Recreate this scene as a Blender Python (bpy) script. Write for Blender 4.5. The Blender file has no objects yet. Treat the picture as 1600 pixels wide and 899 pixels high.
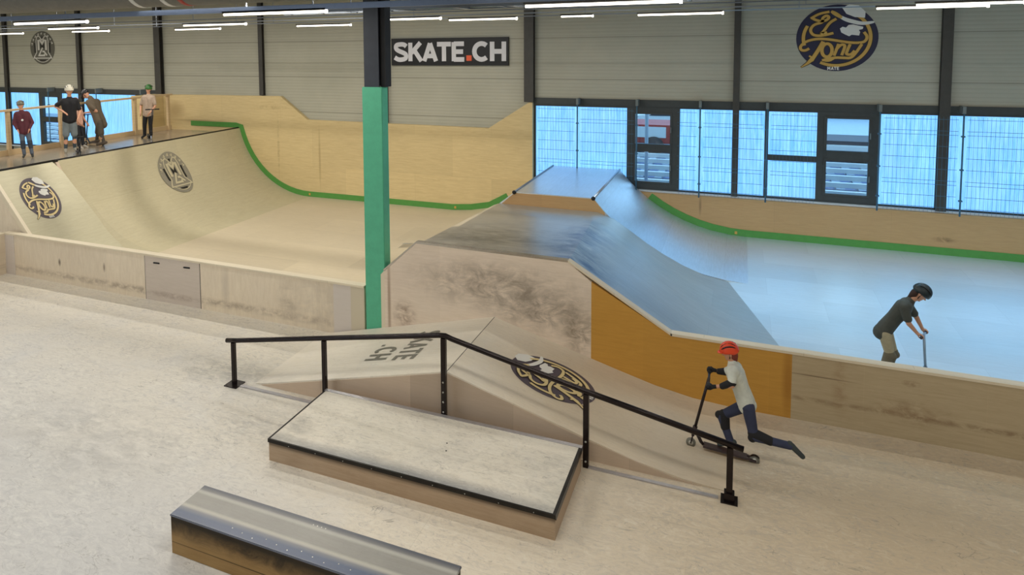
import bpy, bmesh, math, random
from mathutils import Vector, Matrix
random.seed(7)
C = bpy.context.scene.collection
V = Vector
# ------------------------------------------------------------------ camera
YAW, PITCH, ROLL, F, CX, CY, H = -0.43346873, 0.07602542, 0.01341068, 1114.1887, 640.508, 151.136, 5.0
_f = V((math.sin(YAW)*math.cos(PITCH), math.cos(YAW)*math.cos(PITCH), -math.sin(PITCH)))
_r = V((math.cos(YAW), -math.sin(YAW), 0)); _d = _f.cross(_r)
RT = _r*math.cos(ROLL)+_d*math.sin(ROLL); DN = _d*math.cos(ROLL)-_r*math.sin(ROLL); FW = _f
cd = bpy.data.cameras.new('camera'); cam = bpy.data.objects.new('camera', cd); C.objects.link(cam)
m = Matrix((RT, -DN, -FW)).transposed().to_4x4(); m.translation = V((0, 0, H)); cam.matrix_world = m
cd.sensor_width = 36; cd.lens = F/1600*36; cd.shift_x = (800-CX)/1600; cd.shift_y = (CY-449.5)/1600
cd.clip_end = 400; cd.clip_start = .05
bpy.context.scene.camera = cam
def at(px, py, Y):
    """point of the room seen at that spot of the photograph on the plane y = Y"""
    d = RT*((px-CX)/F)+DN*((py-CY)/F)+FW
    return V((0, 0, H))+d*(Y/d.y)
# ------------------------------------------------------------------ helpers
def link(name, me, mat=None, parent=None):
    o = bpy.data.objects.new(name, me); C.objects.link(o)
    if mat is not None and me is not None: me.materials.append(mat)
    if parent is not None: o.parent = parent
    return o
def tag(o, label=None, cat=None, group=None, kind=None):
    if label: o['label'] = label
    if cat: o['category'] = cat
    if group: o['group'] = group
    if kind: o['kind'] = kind
    return o
def thing(name, label, cat, group=None):
    return tag(link(name, None), label, cat, group)
def bmo(name, bm, mat=None, parent=None, smooth=False, normals=True):
    if normals: bmesh.ops.recalc_face_normals(bm, faces=bm.faces)
    me = bpy.data.meshes.new(name); bm.to_mesh(me); bm.free()
    if smooth:
        for p in me.polygons: p.use_smooth = True
    if smooth == 'auto': me.set_sharp_from_angle(angle=math.radians(22))
    return link(name, me, mat, parent)
def box(bm, x0, x1, y0, y1, z0, z1):
    v = [bm.verts.new((x, y, z)) for x in (x0, x1) for y in (y0, y1) for z in (z0, z1)]
    for f in ((0, 1, 3, 2), (4, 6, 7, 5), (0, 4, 5, 1), (2, 3, 7, 6), (0, 2, 6, 4), (1, 5, 7, 3)):
        bm.faces.new([v[i] for i in f])
def boxo(name, x0, x1, y0, y1, z0, z1, mat, parent=None, bev=0):
    bm = bmesh.new(); box(bm, x0, x1, y0, y1, z0, z1)
    if bev: bmesh.ops.bevel(bm, geom=bm.edges[:], offset=bev, segments=2, affect='EDGES')
    return bmo(name, bm, mat, parent)
def loft(bm, A, B, cap=True):
    """closed outline A (3D) to closed outline B"""
    a = [bm.verts.new(p) for p in A]; b = [bm.verts.new(p) for p in B]; n = len(a)
    for i in range(n):
        j = (i+1) % n; bm.faces.new((a[i], a[j], b[j], b[i]))
    if cap: bm.faces.new(a); bm.faces.new(b[::-1])
def prism(name, prof, y0, y1, mat, parent=None, smooth=False):
    bm = bmesh.new(); loft(bm, [(x, y0, z) for x, z in prof], [(x, y1, z) for x, z in prof])
    return bmo(name, bm, mat, parent, smooth)
def tube(bm, pts, r, n=10, cap=True):
    pts = [V(p) for p in pts]; rings = []
    up = None
    for i, p in enumerate(pts):
        d = ((pts[min(i+1, len(pts)-1)]-p).normalized()+(p-pts[max(i-1, 0)]).normalized())
        if d.length < 1e-6: d = pts[-1]-pts[0]
        d.normalize()
        a = V((0, 0, 1)) if abs(d.z) < .9 else V((0, 1, 0))
        if up is not None: a = up
        s = d.cross(a).normalized(); u = s.cross(d).normalized(); up = u
        rr = r[i] if isinstance(r, (list, tuple)) else r
        rings.append([bm.verts.new(p+(s*math.cos(t)+u*math.sin(t))*rr) for t in [2*math.pi*k/n for k in range(n)]])
    for a, b in zip(rings, rings[1:]):
        for k in range(n):
            bm.faces.new((a[k], a[(k+1) % n], b[(k+1) % n], b[k]))
    if cap: bm.faces.new(rings[0][::-1]); bm.faces.new(rings[-1])
def tubeo(name, pts, r, mat, parent=None, n=12):
    bm = bmesh.new(); tube(bm, pts, r, n); return bmo(name, bm, mat, parent, smooth=n > 6)
STRIPN = [0]
def strip(bm, pts, w, fn, taper=None):
    """flat ribbon through 2D points, mapped to 3D by fn(u, v)"""
    P = [V(p).to_2d() if len(p) == 3 else V(p) for p in pts]
    Q = [P[0]]
    for a, b in zip(P, P[1:]):
        k = max(1, int((b-a).length/.12))
        for i in range(1, k+1): Q.append(a.lerp(b, i/k))
    L = len(Q); prev = None; STRIPN[0] += 1; k0 = (STRIPN[0] % 16)*.0004; _fn = fn; e = .01
    def fn(u, v):
        p0 = V(_fn(u, v)); n = (V(_fn(u+e, v))-p0).cross(V(_fn(u, v+e))-p0).normalized(); return p0+n*k0
    for i, p in enumerate(Q):
        d1 = (Q[min(i+1, L-1)]-p); d0 = (p-Q[max(i-1, 0)])
        if d1.length < 1e-9: d1 = d0
        if d0.length < 1e-9: d0 = d1
        d1 = d1.normalized(); d0 = d0.normalized(); t = d0+d1
        if t.length < .3: t = d1
        t.normalize(); nn = V((-t.y, t.x)); cs = max(.55, nn.dot(V((-d1.y, d1.x))))
        ww = w*(1 if taper is None else taper(i/(L-1)))/2/cs
        a = bm.verts.new(fn(*(p+nn*ww))); b = bm.verts.new(fn(*(p-nn*ww)))
        if prev: bm.faces.new((prev[0], prev[1], b, a))
        prev = (a, b)
def smoothpts(pts, k=2):
    """Chaikin corner cutting of an open path"""
    P = [V(p) for p in pts]
    for _ in range(k):
        Q = [P[0]]
        for a, b in zip(P, P[1:]): Q += [a.lerp(b, .25), a.lerp(b, .75)]
        Q.append(P[-1]); P = Q
    return [tuple(p) for p in P]
def arcpts(cx, cy, rx, ry, a0, a1, n=24):
    return [(cx+rx*math.cos(math.radians(a0+(a1-a0)*i/n)), cy+ry*math.sin(math.radians(a0+(a1-a0)*i/n))) for i in range(n+1)]
def poly(bm, pts, fn):
    vs = [bm.verts.new(fn(*p)) for p in pts]; c = V((0, 0, 0))
    for v in vs: c += v.co
    cv = bm.verts.new(c/len(vs))
    for i in range(len(vs)): bm.faces.new((vs[i], vs[(i+1) % len(vs)], cv))
def disc(bm, fn, rx=1, ry=1, rings=10, n=64):
    prev = None; c = bm.verts.new(fn(0, 0))
    for k in range(1, rings+1):
        ring = [bm.verts.new(fn(rx*k/rings*math.cos(2*math.pi*i/n), ry*k/rings*math.sin(2*math.pi*i/n))) for i in range(n)]
        for i in range(n):
            if prev: bm.faces.new((prev[i], ring[i], ring[(i+1) % n], prev[(i+1) % n]))
            else: bm.faces.new((c, ring[i], ring[(i+1) % n]))
        prev = ring
# ------------------------------------------------------------------ materials
def srgb(r, g, b):
    f = lambda c: (c/255/12.92 if c/255 <= .04045 else ((c/255+.055)/1.055)**2.4)
    return (f(r), f(g), f(b), 1)
class NT:
    def __init__(s, name):
        s.m = bpy.data.materials.new(name); s.m.use_nodes = True; s.t = s.m.node_tree; s.n = s.t.nodes
        s.b = s.n['Principled BSDF']
    def new(s, typ, **kw):
        n = s.n.new(typ)
        for k, v in kw.items(): setattr(n, k, v)
        return n
    def l(s, a, b): s.t.links.new(a, b)
    def math(s, op, a, b=None, clamp=False):
        n = s.new('ShaderNodeMath', operation=op, use_clamp=clamp)
        for i, x in enumerate((a, b)):
            if x is None: continue
            if isinstance(x, (int, float)): n.inputs[i].default_value = x
            else: s.l(x, n.inputs[i])
        return n.outputs[0]
    def mix(s, fac, a, b, blend='MIX'):
        n = s.new('ShaderNodeMix', data_type='RGBA', blend_type=blend)
        for i, x in ((0, fac), (6, a), (7, b)):
            if isinstance(x, (int, float)): n.inputs[i].default_value = x
            elif isinstance(x, tuple): n.inputs[i].default_value = x
            else: s.l(x, n.inputs[i])
        return n.outputs[2]
    def ramp(s, fac, p0, p1, c0=0., c1=1.):
        n = s.new('ShaderNodeMapRange'); n.inputs[1].default_value = p0; n.inputs[2].default_value = p1
        n.inputs[3].default_value = c0; n.inputs[4].default_value = c1; s.l(fac, n.inputs[0]); return n.outputs[0]
    def noise(s, vec, scale, detail=4, rough=.6, dist=0, sc=None):
        if sc:
            mp = s.new('ShaderNodeMapping'); mp.inputs['Scale'].default_value = sc; s.l(vec, mp.inputs[0]); vec = mp.outputs[0]
        n = s.new('ShaderNodeTexNoise'); n.inputs['Scale'].default_value = scale; n.inputs['Detail'].default_value = detail
        n.inputs['Roughness'].default_value = rough; n.inputs['Distortion'].default_value = dist
        s.l(vec, n.inputs['Vector']); return n.outputs[0]
def plain(name, col, rough=.5, metal=0, spec=.5, noise=0, coat=0):
    t = NT(name); t.b.inputs['Roughness'].default_value = rough; t.b.inputs['Metallic'].default_value = metal
    t.b.inputs['Specular IOR Level'].default_value = spec; t.b.inputs['Coat Weight'].default_value = coat
    tc = t.new('ShaderNodeTexCoord')
    k = t.noise(tc.outputs['Object'], 9 if noise < .3 else 20, 3)
    c = t.mix(t.ramp(k, .3, .7, 0, 1), tuple(x*(1-noise) for x in col[:3])+(1,), tuple(min(1, x*(1+noise)) for x in col[:3])+(1,))
    t.l(c, t.b.inputs['Base Color']); return t.m
def wood(name, col, axis='xy', sheet=(2.5, 1.25), rough=.5, spec=.5, grain=.10, var=.08, dirt=.25, dirtcol=(150, 140, 125), dirtscale=1.2,
         stains=(), scuff=0, seam=.35, rot=0, bump=.02, grains=(1.2, 14, 1), coat=0, ior=1.5, sheen=0):
    """plywood: sheets with seams, streaky grain, patches of dirt, painted-on wear marks of their own shape"""
    t = NT(name); tc = t.new('ShaderNodeTexCoord'); sp = t.new('ShaderNodeSeparateXYZ'); t.l(tc.outputs['Object'], sp.inputs[0])
    cb = t.new('ShaderNodeCombineXYZ'); ix = {'x': 0, 'y': 1, 'z': 2}
    t.l(sp.outputs[ix[axis[0]]], cb.inputs[0]); t.l(sp.outputs[ix[axis[1]]], cb.inputs[1])
    uv = cb.outputs[0]
    cal = CAL.get(name, (1, 1, 1)); base = tuple(min(.9, a*b) for a, b in zip(srgb(*col)[:3], cal))+(1,)
    dc = tuple(min(.9, a*b) for a, b in zip(srgb(*dirtcol)[:3], cal))+(1,)
    br = t.new('ShaderNodeTexBrick', offset=.5)
    br.inputs['Scale'].default_value = 1; br.inputs['Brick Width'].default_value = sheet[0]; br.inputs['Row Height'].default_value = sheet[1]
    br.inputs['Mortar Size'].default_value = .004; br.inputs['Mortar Smooth'].default_value = .1
    br.inputs['Color1'].default_value = (0, 0, 0, 1); br.inputs['Color2'].default_value = (1, 1, 1, 1); br.inputs['Mortar'].default_value = (.5, .5, .5, 1)
    mpb = t.new('ShaderNodeMapping'); mpb.inputs['Location'].default_value = (.37, .21, 0); mpb.inputs['Rotation'].default_value = (0, 0, rot)
    t.l(uv, mpb.inputs[0]); t.l(mpb.outputs[0], br.inputs['Vector'])
    lo = tuple(x*(1-var) for x in base[:3])+(1,); hi = tuple(min(1, x*(1+var)) for x in base[:3])+(1,)
    c = t.mix(br.outputs['Color'], lo, hi)
    g = t.noise(uv, 2.2, 6, .65, .8, grains)
    c = t.mix(t.ramp(g, .35, .7, 0, 1), c, t.mix(1.0, c, (1-grain*2.2, 1-grain*2.6, 1-grain*3.2, 1), 'MULTIPLY'))
    big = t.noise(uv, dirtscale, 8, .68, .4)
    c = t.mix(t.ramp(big, .47, .72, 0, dirt), c, dc)
    big2 = t.noise(uv, dirtscale*.45, 5, .6, 0)
    c = t.mix(t.ramp(big2, .35, .7, .0, dirt*.6), c, tuple(min(1, x*1.25) for x in base[:3])+(1,))
    if seam:
        c = t.mix(t.math('MULTIPLY', br.outputs['Fac'], seam), c, srgb(70, 58, 42))
    for (cx, cy, rx, ry, sc, st, nz) in stains:
        mp = t.new('ShaderNodeVectorMath', operation='SUBTRACT'); t.l(uv, mp.inputs[0]); mp.inputs[1].default_value = (cx, cy, 0)
        mu = t.new('ShaderNodeVectorMath', operation='MULTIPLY'); t.l(mp.outputs[0], mu.inputs[0]); mu.inputs[1].default_value = (1/rx, 1/ry, 0)
        ln = t.new('ShaderNodeVectorMath', operation='LENGTH'); t.l(mu.outputs[0], ln.inputs[0])
        mask = t.ramp(ln.outputs['Value'], .25, 1, 1, 0)
        if nz:
            nn = t.noise(uv, nz, 8, .7, .6, (1, 1.6, 1)); mask = t.math('MULTIPLY', mask, t.ramp(nn, .38, .62, .0, 1))
        c = t.mix(t.math('MULTIPLY', mask, st), c, srgb(*sc))
    if scuff:
        for (scl, off, d_) in ((1.3, 0, 2.2), (2.7, 7.3, 1.4)):
            mp = t.new('ShaderNodeMapping'); mp.inputs['Location'].default_value = (off, off*.7, off); mp.inputs['Scale'].default_value = (1, 1.9, 1)
            t.l(uv, mp.inputs[0]); n = t.noise(mp.outputs[0], scl, 3, .5, d_)
            w = t.math('ABSOLUTE', t.math('SUBTRACT', n, .5))
            line = t.ramp(w, .0, .010, 1, 0)
            gate = t.ramp(t.noise(mp.outputs[0], scl*1.7, 4, .6), .5, .62, 0, 1)
            c = t.mix(t.math('MULTIPLY', t.math('MULTIPLY', line, gate), scuff*.75), c, srgb(85, 80, 75))
        fine = t.noise(uv, 6, 10, .78, 1.6, (1, 2.0, 1)); reg = t.ramp(t.noise(uv, .9, 4, .6), .35, .62, .35, 1)
        c = t.mix(t.math('MULTIPLY', t.ramp(fine, .50, .66, 0, scuff*.85), reg), c, tuple(x*.52 for x in dc[:3])+(1,))
        c = t.mix(t.math('MULTIPLY', t.ramp(fine, .34, .49, scuff*.60, 0), reg), c, tuple(min(.9, x*1.32) for x in base[:3])+(1,))
        spk = t.noise(uv, 22, 6, .7, .5, (1, 1.6, 1))
        c = t.mix(t.ramp(spk, .58, .70, 0, scuff*.6), c, tuple(x*.45 for x in dc[:3])+(1,))
    t.l(c, t.b.inputs['Base Color'])
    rr = t.ramp(big, .3, .7, rough-.02, rough+.04); t.l(rr, t.b.inputs['Roughness'])
    t.b.inputs['Specular IOR Level'].default_value = spec; t.b.inputs['IOR'].default_value = ior
    t.b.inputs['Coat Weight'].default_value = coat; t.b.inputs['Coat Roughness'].default_value = rough*.8; t.b.inputs['Metallic'].default_value = sheen
    if bump:
        bp = t.new('ShaderNodeBump'); bp.inputs['Strength'].default_value = .25; bp.inputs['Distance'].default_value = bump*.1
        t.l(big, bp.inputs['Height']); t.l(bp.outputs[0], t.b.inputs['Normal'])
    return t.m
def emit(name, col, strength):
    t = NT(name); t.b.inputs['Base Color'].default_value = (0.8, 0.8, 0.8, 1)
    t.b.inputs['Emission Color'].default_value = col; t.b.inputs['Emission Strength'].default_value = strength; return t.m

M = {}
# colour correction of the surface colours (linear), found by comparing flat areas
CAL = {'skate_floor_plywood': (1.14, 1.24, 1.43), 'funbox_plywood': (1.26, 1.36, 1.56), 'ramp_floor_panel': (.93, .93, 1.16), 'quarter_pipe_plywood': (.86, .93, 1.08), 'bank_plywood': (.84, .90, .98), 'wall_plywood': (1.18, 1.35, 1.55),
 'box_front_plywood': (1.75, 2.1, 3.0), 'orange_brown_panel': (1.65, 2.1, 3.6), 'low_wall_plywood': (1.38, 1.5, 1.6), 'hatch_plywood': (1.05, 1.12, 1.18), 'pale_panel': (1.05, 1.1, 1.15), 'divider_plywood': (1.25, 1.45, 1.7), 'funbox_plywood_up': (1.38, 1.5, 1.85),
 'funbox_plywood_down': (1.6, 1.85, 2.3), 'manual_pad_top': (1.4, 1.5, 1.8), 'wall_plywood_under_windows': (1.3, 1.3, 1.35), 'funbox_side': (2.1, 2.45, 3.4), 'manual_pad_side': (1.3, 1.5, 1.9), 'pale_top_board': (1.1, 1.15, 1.25), 'curb_top': (1, 1, 1)}
M['floor'] = wood('skate_floor_plywood', (216, 201, 176), 'xy', (2.5, 1.25), .52, .5, .05, .05, .38, (196, 190, 182), .8, scuff=.62, seam=.10,
                  stains=((-11, 3.5, 8, 6.5, (180, 184, 190), .8, 0), (-5.5, 4.6, 3.0, 2.4, (190, 192, 196), .6, 0), (-7.0, 8.4, 1.3, .5, (120, 118, 116), .5, 3),
                          (-7.5, 6.2, 2.2, 1.2, (150, 148, 146), .45, 3), (-5.7, 7.3, .8, .8, (150, 146, 142), .45, 4), (3.0, 8.2, 7.4, 5.5, (200, 178, 144), .85, 0), (-2.0, 9.3, 1.2, 1.6, (206, 184, 150), .5, 0), (.3, 6.5, 1.5, 1, (160, 145, 125), .4, 4)))
M['funfloor'] = wood('funbox_plywood', (216, 201, 176), 'xy', (2.5, 1.25), .52, .5, .05, .02, .30, (196, 190, 182), .8, scuff=.2, seam=.04,
                  stains=((-11, 3.5, 8, 6.5, (180, 184, 190), .8, 0), (-5.5, 4.6, 3.0, 2.4, (190, 192, 196), .6, 0), (-7.0, 8.4, 1.3, .5, (120, 118, 116), .5, 3),
                          (-7.5, 6.2, 2.2, 1.2, (150, 148, 146), .45, 3), (-5.7, 7.3, .8, .8, (150, 146, 142), .45, 4), (3.0, 8.2, 7.4, 5.5, (200, 178, 144), .85, 0), (-2.0, 9.3, 1.2, 1.6, (206, 184, 150), .5, 0), (.3, 6.5, 1.5, 1, (160, 145, 125), .4, 4)))
M['ramp_floor'] = wood('ramp_floor_panel', (216, 202, 158), 'xy', (2.5, 1.25), .42, .6, .05, .07, .22, (200, 186, 150), .8, scuff=.06, seam=.14)
M['qp'] = wood('quarter_pipe_plywood', (212, 195, 152), 'yz', (2.4, 1.25), .45, .5, .05, .05, .25, (186, 170, 136), .9, scuff=.10, seam=.12)
M['bank'] = wood('bank_plywood', (216, 202, 164), 'yz', (2.4, 1.4), .45, .5, .05, .05, .2, (196, 184, 152), .9, scuff=.08, seam=.12)
M['deckwood'] = wood('deck_plywood', (196, 186, 170), 'yx', (2.5, 1.25), .2, 1.0, .05, .05, .2, (170, 166, 158), 1, seam=.2, ior=1.8, sheen=.6)
M['spine'] = wood('spine_ramp_surface', (214, 220, 226), 'yx', (2.5, 1.25), .30, .8, .05, .04, .2, (172, 175, 180), .8, scuff=.05, seam=.12, ior=1.8, sheen=.62)
M['rightfloor'] = wood('right_ramp_floor', (216, 220, 222), 'xy', (1.9, 1.1), .36, 1.0, .04, .07, .28, (200, 206, 212), 1.0, scuff=.05, seam=.10, ior=1.8, sheen=.45,
                       stains=((-.1, 16.6, .16, .5, (120, 130, 140), .35, 0),))  # faint grey blotch: blurred ghost of another rider, put into the floor colour
M['box'] = wood('box_ramp_surface', (188, 184, 176), 'xy', (2.5, 1.25), .34, 1.0, .06, .04, .3, (160, 160, 160), 1.2, scuff=.10, seam=.12, ior=1.8, sheen=.62, grains=(1, 5, 1),
                stains=((-2.15, 10.7, .55, 1.4, (58, 70, 104), .95, 2), (-2.45, 12.6, .55, 2.2, (62, 74, 110), .9, 2), (-3.9, 11.4, 2.0, 1.9, (104, 102, 96), .75, 2)))
M['wallply'] = wood('wall_plywood', (205, 174, 122), 'xz', (2.44, 1.22), .5, .4, .07, .05, .2, (180, 150, 104), .9, seam=.12, grains=(1, 10, 1),
                    stains=((-18.3, 2.7, .5, .4, (150, 122, 84), .5, 0), (-17.2, 2.35, 1.4, .06, (140, 112, 74), .5, 0), (-13.9, 1.6, .06, 1.3, (120, 95, 62), .4, 6),
                            (-12.3, 1.3, .05, 1.2, (140, 112, 70), .4, 0), (-14.2, 2.9, .9, .1, (150, 125, 86), .4, 6)))
M['wallply2'] = wood('wall_plywood_under_windows', (180, 144, 98), 'xz', (2.44, 2.5), .5, .4, .05, .04, .2, (160, 128, 86), .9, seam=.12,
                     stains=((-.85, .7, .04, .3, (110, 85, 60), .5, 0), (4.3, .35, .3, .08, (90, 66, 40), .7, 5)))
M['lowwall'] = wood('low_wall_plywood', (204, 184, 160), 'xz', (2.5, 3), .5, .4, .05, .05, .25, (186, 166, 146), 1.2, scuff=.06, seam=0, grains=(8, 1.4, 1),
                    stains=((-10, .17, 9, .10, (140, 118, 96), .6, 5), (-6.5, .45, 1.0, .8, (184, 172, 158), .4, 2), (-7.2, .4, .3, .6, (150, 134, 116), .4, 3),
                            (-13.0, .45, .05, .1, (90, 70, 50), .8, 0), (-11.7, .5, .04, .12, (110, 88, 66), .7, 0), (-8.6, .5, .12, .5, (178, 164, 148), .35, 0)))
M['hatch'] = wood('hatch_plywood', (208, 190, 174), 'xz', (3, 3), .5, .4, .03, .02, .2, (192, 172, 156), 1.2, seam=0, stains=((-9.9, .15, 1, .08, (150, 125, 108), .6, 5),))
M['whitepanel'] = wood('pale_panel', (214, 200, 188), 'xz', (3, 3), .5, .4, .02, .02, .1, (200, 186, 170), 1, seam=0)
M['front'] = wood('box_front_plywood', (188, 160, 124), 'xz', (2.6, 3), .5, .4, .05, .04, .25, (172, 146, 116), 1.2, seam=.0,
                  stains=((-3.35, 1.22, 1.7, .50, (110, 96, 80), .62, 3), (-2.6, .95, 1.1, .42, (104, 92, 78), .62, 4), (-3.6, 1.38, .8, .2, (116, 102, 84), .45, 4), (-4.9, .55, .25, .3, (120, 84, 52), .7, 6), (-2.05, .7, .4, .4, (112, 94, 70), .7, 5), (-5.18, .7, .04, 1.2, (134, 100, 70), .6, 0)))
M['orange'] = wood('orange_brown_panel', (168, 112, 36), 'xz', (1.6, 3), .45, .4, .05, .06, .25, (150, 96, 26), 1.5, seam=0, stains=((.66, .5, .09, .6, (140, 86, 22), .5, 0),))
M['rightwall'] = wood('divider_plywood', (178, 152, 116), 'xz', (1.25, 3), .5, .4, .07, .05, .25, (150, 124, 92), 1.1, seam=.0,
                      stains=((3, .3, 5, .05, (120, 92, 66), .6, 6), (1.25, .55, .12, .5, (150, 118, 86), .5, 3), (2.0, .72, .12, .05, (116, 80, 54), .7, 7), (2.0, .35, .5, .2, (140, 112, 82), .6, 6), (1.0, .62, .5, .012, (90, 70, 50), .7, 0)))
M['lip'] = wood('pale_top_board', (222, 206, 176), 'xy', (2.4, .5), .45, .5, .03, .03, .15, (204, 190, 166), 1, seam=.2)
M['funl'] = wood('funbox_plywood_up', (208, 194, 168), 'xy', (3.2, 1.5), .5, .5, .04, .03, .25, (188, 178, 158), 1, scuff=.22, seam=0)
M['funr'] = wood('funbox_plywood_down', (196, 172, 136), 'xy', (3.4, 1.4), .5, .5, .05, .03, .25, (176, 154, 122), 1, scuff=.12, seam=.08, stains=((.4, 9.3, 1.7, 9, (176, 160, 134), .8, 0),))
M['funside'] = wood('funbox_side', (146, 122, 92), 'xz', (1.4, 4), .55, .3, .03, .12, .15, (128, 108, 84), 1.5, seam=.15)
M['padtop'] = wood('manual_pad_top', (198, 186, 160), 'xy', (4, 4), .45, .5, .05, .03, .4, (158, 150, 134), 1.8, scuff=.5, seam=0,
                   stains=((-3.33, 6.74, 3.2, .22, (112, 116, 124), .75, 0), (-1.7, 7.2, .35, .9, (112, 118, 118), .35, 2), (-4.9, 7.0, .35, .5, (120, 118, 116), .5, 2)))
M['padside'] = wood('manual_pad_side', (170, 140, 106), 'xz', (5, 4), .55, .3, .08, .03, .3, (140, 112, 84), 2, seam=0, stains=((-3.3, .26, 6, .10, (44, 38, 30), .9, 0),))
M['curbtop'] = wood('curb_top', (150, 148, 142), 'xy', (5, 4), .36, .6, .04, .02, .4, (122, 120, 116), 2, scuff=.12, seam=0,
                    stains=((-3.5, 5.11, 12, .13, (74, 88, 118), .95, 0), (-3.5, 5.56, 12, .11, (72, 76, 90), .9, 0), (-3.5, 5.23, 12, .035, (196, 192, 180), .6, 0), (-3.5, 5.46, 12, .035, (190, 188, 180), .6, 0)))
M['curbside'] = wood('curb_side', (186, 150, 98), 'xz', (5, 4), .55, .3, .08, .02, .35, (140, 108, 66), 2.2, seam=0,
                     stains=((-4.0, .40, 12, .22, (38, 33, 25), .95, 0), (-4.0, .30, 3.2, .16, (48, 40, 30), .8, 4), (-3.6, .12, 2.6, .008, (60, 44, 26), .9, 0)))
M['green_pad'] = plain('green_pad', srgb(90, 186, 148), .55, noise=.06)
M['green_line'] = plain('green_painted_line', srgb(84, 150, 68), .5, noise=.05)
M['steel_dark'] = plain('dark_painted_steel', srgb(44, 48, 58), .5, noise=.1)
M['steel_col'] = plain('wall_column_steel', srgb(66, 64, 60), .5, noise=.1)
M['rail'] = plain('black_rail_paint', srgb(42, 34, 34), .25, .6, noise=.2)
M['angle_iron'] = plain('worn_steel_edge', srgb(78, 80, 88), .35, .85, noise=.2)
M['angle_dark'] = plain('waxed_steel_edge', srgb(44, 42, 40), .35, .7, noise=.2)
M['bright_iron'] = plain('bright_worn_steel', srgb(186, 184, 188), .3, .6, noise=.1)
M['bolt'] = plain('bolt_head', srgb(200, 198, 190), .3, .7)
M['wire'] = plain('mesh_wire', srgb(66, 110, 136), .5)
M['meshpost'] = plain('mesh_post', srgb(120, 128, 128), .5, .3)
M['frame'] = plain('window_frame_grey', srgb(62, 66, 66), .5, noise=.08)
M['sill'] = plain('white_sill', srgb(205, 210, 214), .4)
M['duct'] = plain('galvanised_duct', srgb(118, 116, 110), .5, .3, noise=.08)
M['tray'] = plain('grey_trunking', srgb(128, 134, 142), .4, .3, noise=.05)
M['bluetray'] = plain('blue_grey_trunking', srgb(120, 134, 160), .35, .2, noise=.05)
M['dark'] = plain('dark_recess', srgb(24, 24, 26), .7)
M['teal'] = plain('teal_casing', srgb(36, 86, 88), .5, noise=.1)
M['white'] = plain('white_paint', srgb(220, 218, 212), .5)
M['red'] = plain('red_paint', srgb(170, 50, 40), .5)
M['sign_black'] = plain('sign_black', srgb(14, 13, 14), .5)
M['sign_white'] = plain('sign_white', srgb(226, 226, 232), .5)
M['sign_orange'] = plain('sign_orange', srgb(240, 96, 50), .5)
M['navy'] = plain('logo_navy', srgb(34, 34, 66), .5)
M['navy2'] = plain('logo_navy_worn', srgb(80, 70, 80), .5)
M['gold'] = plain('logo_gold', srgb(206, 164, 82), .5)
M['gold2'] = plain('logo_pale_gold', srgb(224, 202, 146), .5)
M['darkgold'] = plain('logo_dark_shade', srgb(44, 34, 26), .5)
M['hatwhite'] = plain('logo_white', srgb(232, 230, 224), .5)
M['badge_grey'] = plain('badge_grey', srgb(96, 94, 84), .5)
M['badge_mid'] = plain('badge_mid_grey', srgb(142, 136, 120), .5)
M['badge_light'] = plain('badge_light', srgb(206, 204, 196), .5)
M['badge_light2'] = plain('badge_pale_worn', srgb(196, 186, 154), .5)
M['badge_black'] = plain('badge_black', srgb(34, 32, 30), .5)
M['paintgrey'] = plain('stencil_grey', srgb(128, 124, 112), .6)
M['lamp'] = emit('led_tube', (1, .93, .78, 1), 5)
M['postwood'] = wood('timber', (206, 180, 140), 'xz', (9, 9), .5, .4, .08, .02, .1, (190, 164, 124), 2, seam=0)

def metal_wall():
    t = NT('ribbed_metal_cladding'); tc = t.new('ShaderNodeTexCoord'); sp = t.new('ShaderNodeSeparateXYZ'); t.l(tc.outputs['Object'], sp.inputs[0])
    z = sp.outputs[2]
    rib = t.math('SINE', t.math('MULTIPLY', z, 2*math.pi/.0955))
    fr = t.math('FRACT', t.math('DIVIDE', t.math('SUBTRACT', z, 3.925-1.146), 1.146))
    joint = t.ramp(t.math('ABSOLUTE', t.math('SUBTRACT', fr, .5)), .486, .496, 0, 1)
    k = t.noise(tc.outputs['Object'], .6, 4)
    c = t.mix(t.ramp(k, .3, .7), srgb(171, 170, 154), srgb(184, 182, 166))
    c = t.mix(t.ramp(rib, -.95, -.4, .16, 0), c, srgb(120, 116, 100))
    c = t.mix(t.math('MULTIPLY', joint, .6), c, srgb(96, 92, 78))
    t.l(c, t.b.inputs['Base Color']); t.b.inputs['Roughness'].default_value = .45
    bp = t.new('ShaderNodeBump'); bp.inputs['Strength'].default_value = .3; bp.inputs['Distance'].default_value = .004
    t.l(rib, bp.inputs['Height']); t.l(bp.outputs[0], t.b.inputs['Normal'])
    return t.m
M['metalwall'] = metal_wall()
def frosted(name='frosted_daylit_glass', s=1.0):
    """milky glass lit through from outside: uneven film with vertical runs"""
    t = NT(name); tc = t.new('ShaderNodeTexCoord'); sp = t.new('ShaderNodeSeparateXYZ'); t.l(tc.outputs['Object'], sp.inputs[0])
    cb = t.new('ShaderNodeCombineXYZ'); t.l(sp.outputs[0], cb.inputs[0]); t.l(sp.outputs[2], cb.inputs[1])
    v = t.noise(cb.outputs[0], 3.2, 6, .7, .3, (4, .35, 1)); v2 = t.noise(cb.outputs[0], .7, 3, .5)
    c = t.mix(t.ramp(v, .38, .64), (.14, .53, 1.12, 1), (.32, .80, 1.35, 1))
    c = t.mix(t.ramp(v2, .35, .7, 0, .5), c, (.24, .56, 1.2, 1))
    t.l(c, t.b.inputs['Emission Color']); t.b.inputs['Emission Strength'].default_value = s
    t.b.inputs['Base Color'].default_value = (.1, .15, .2, 1); t.b.inputs['Roughness'].default_value = .4
    return t.m
PANE = 1.06
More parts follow.
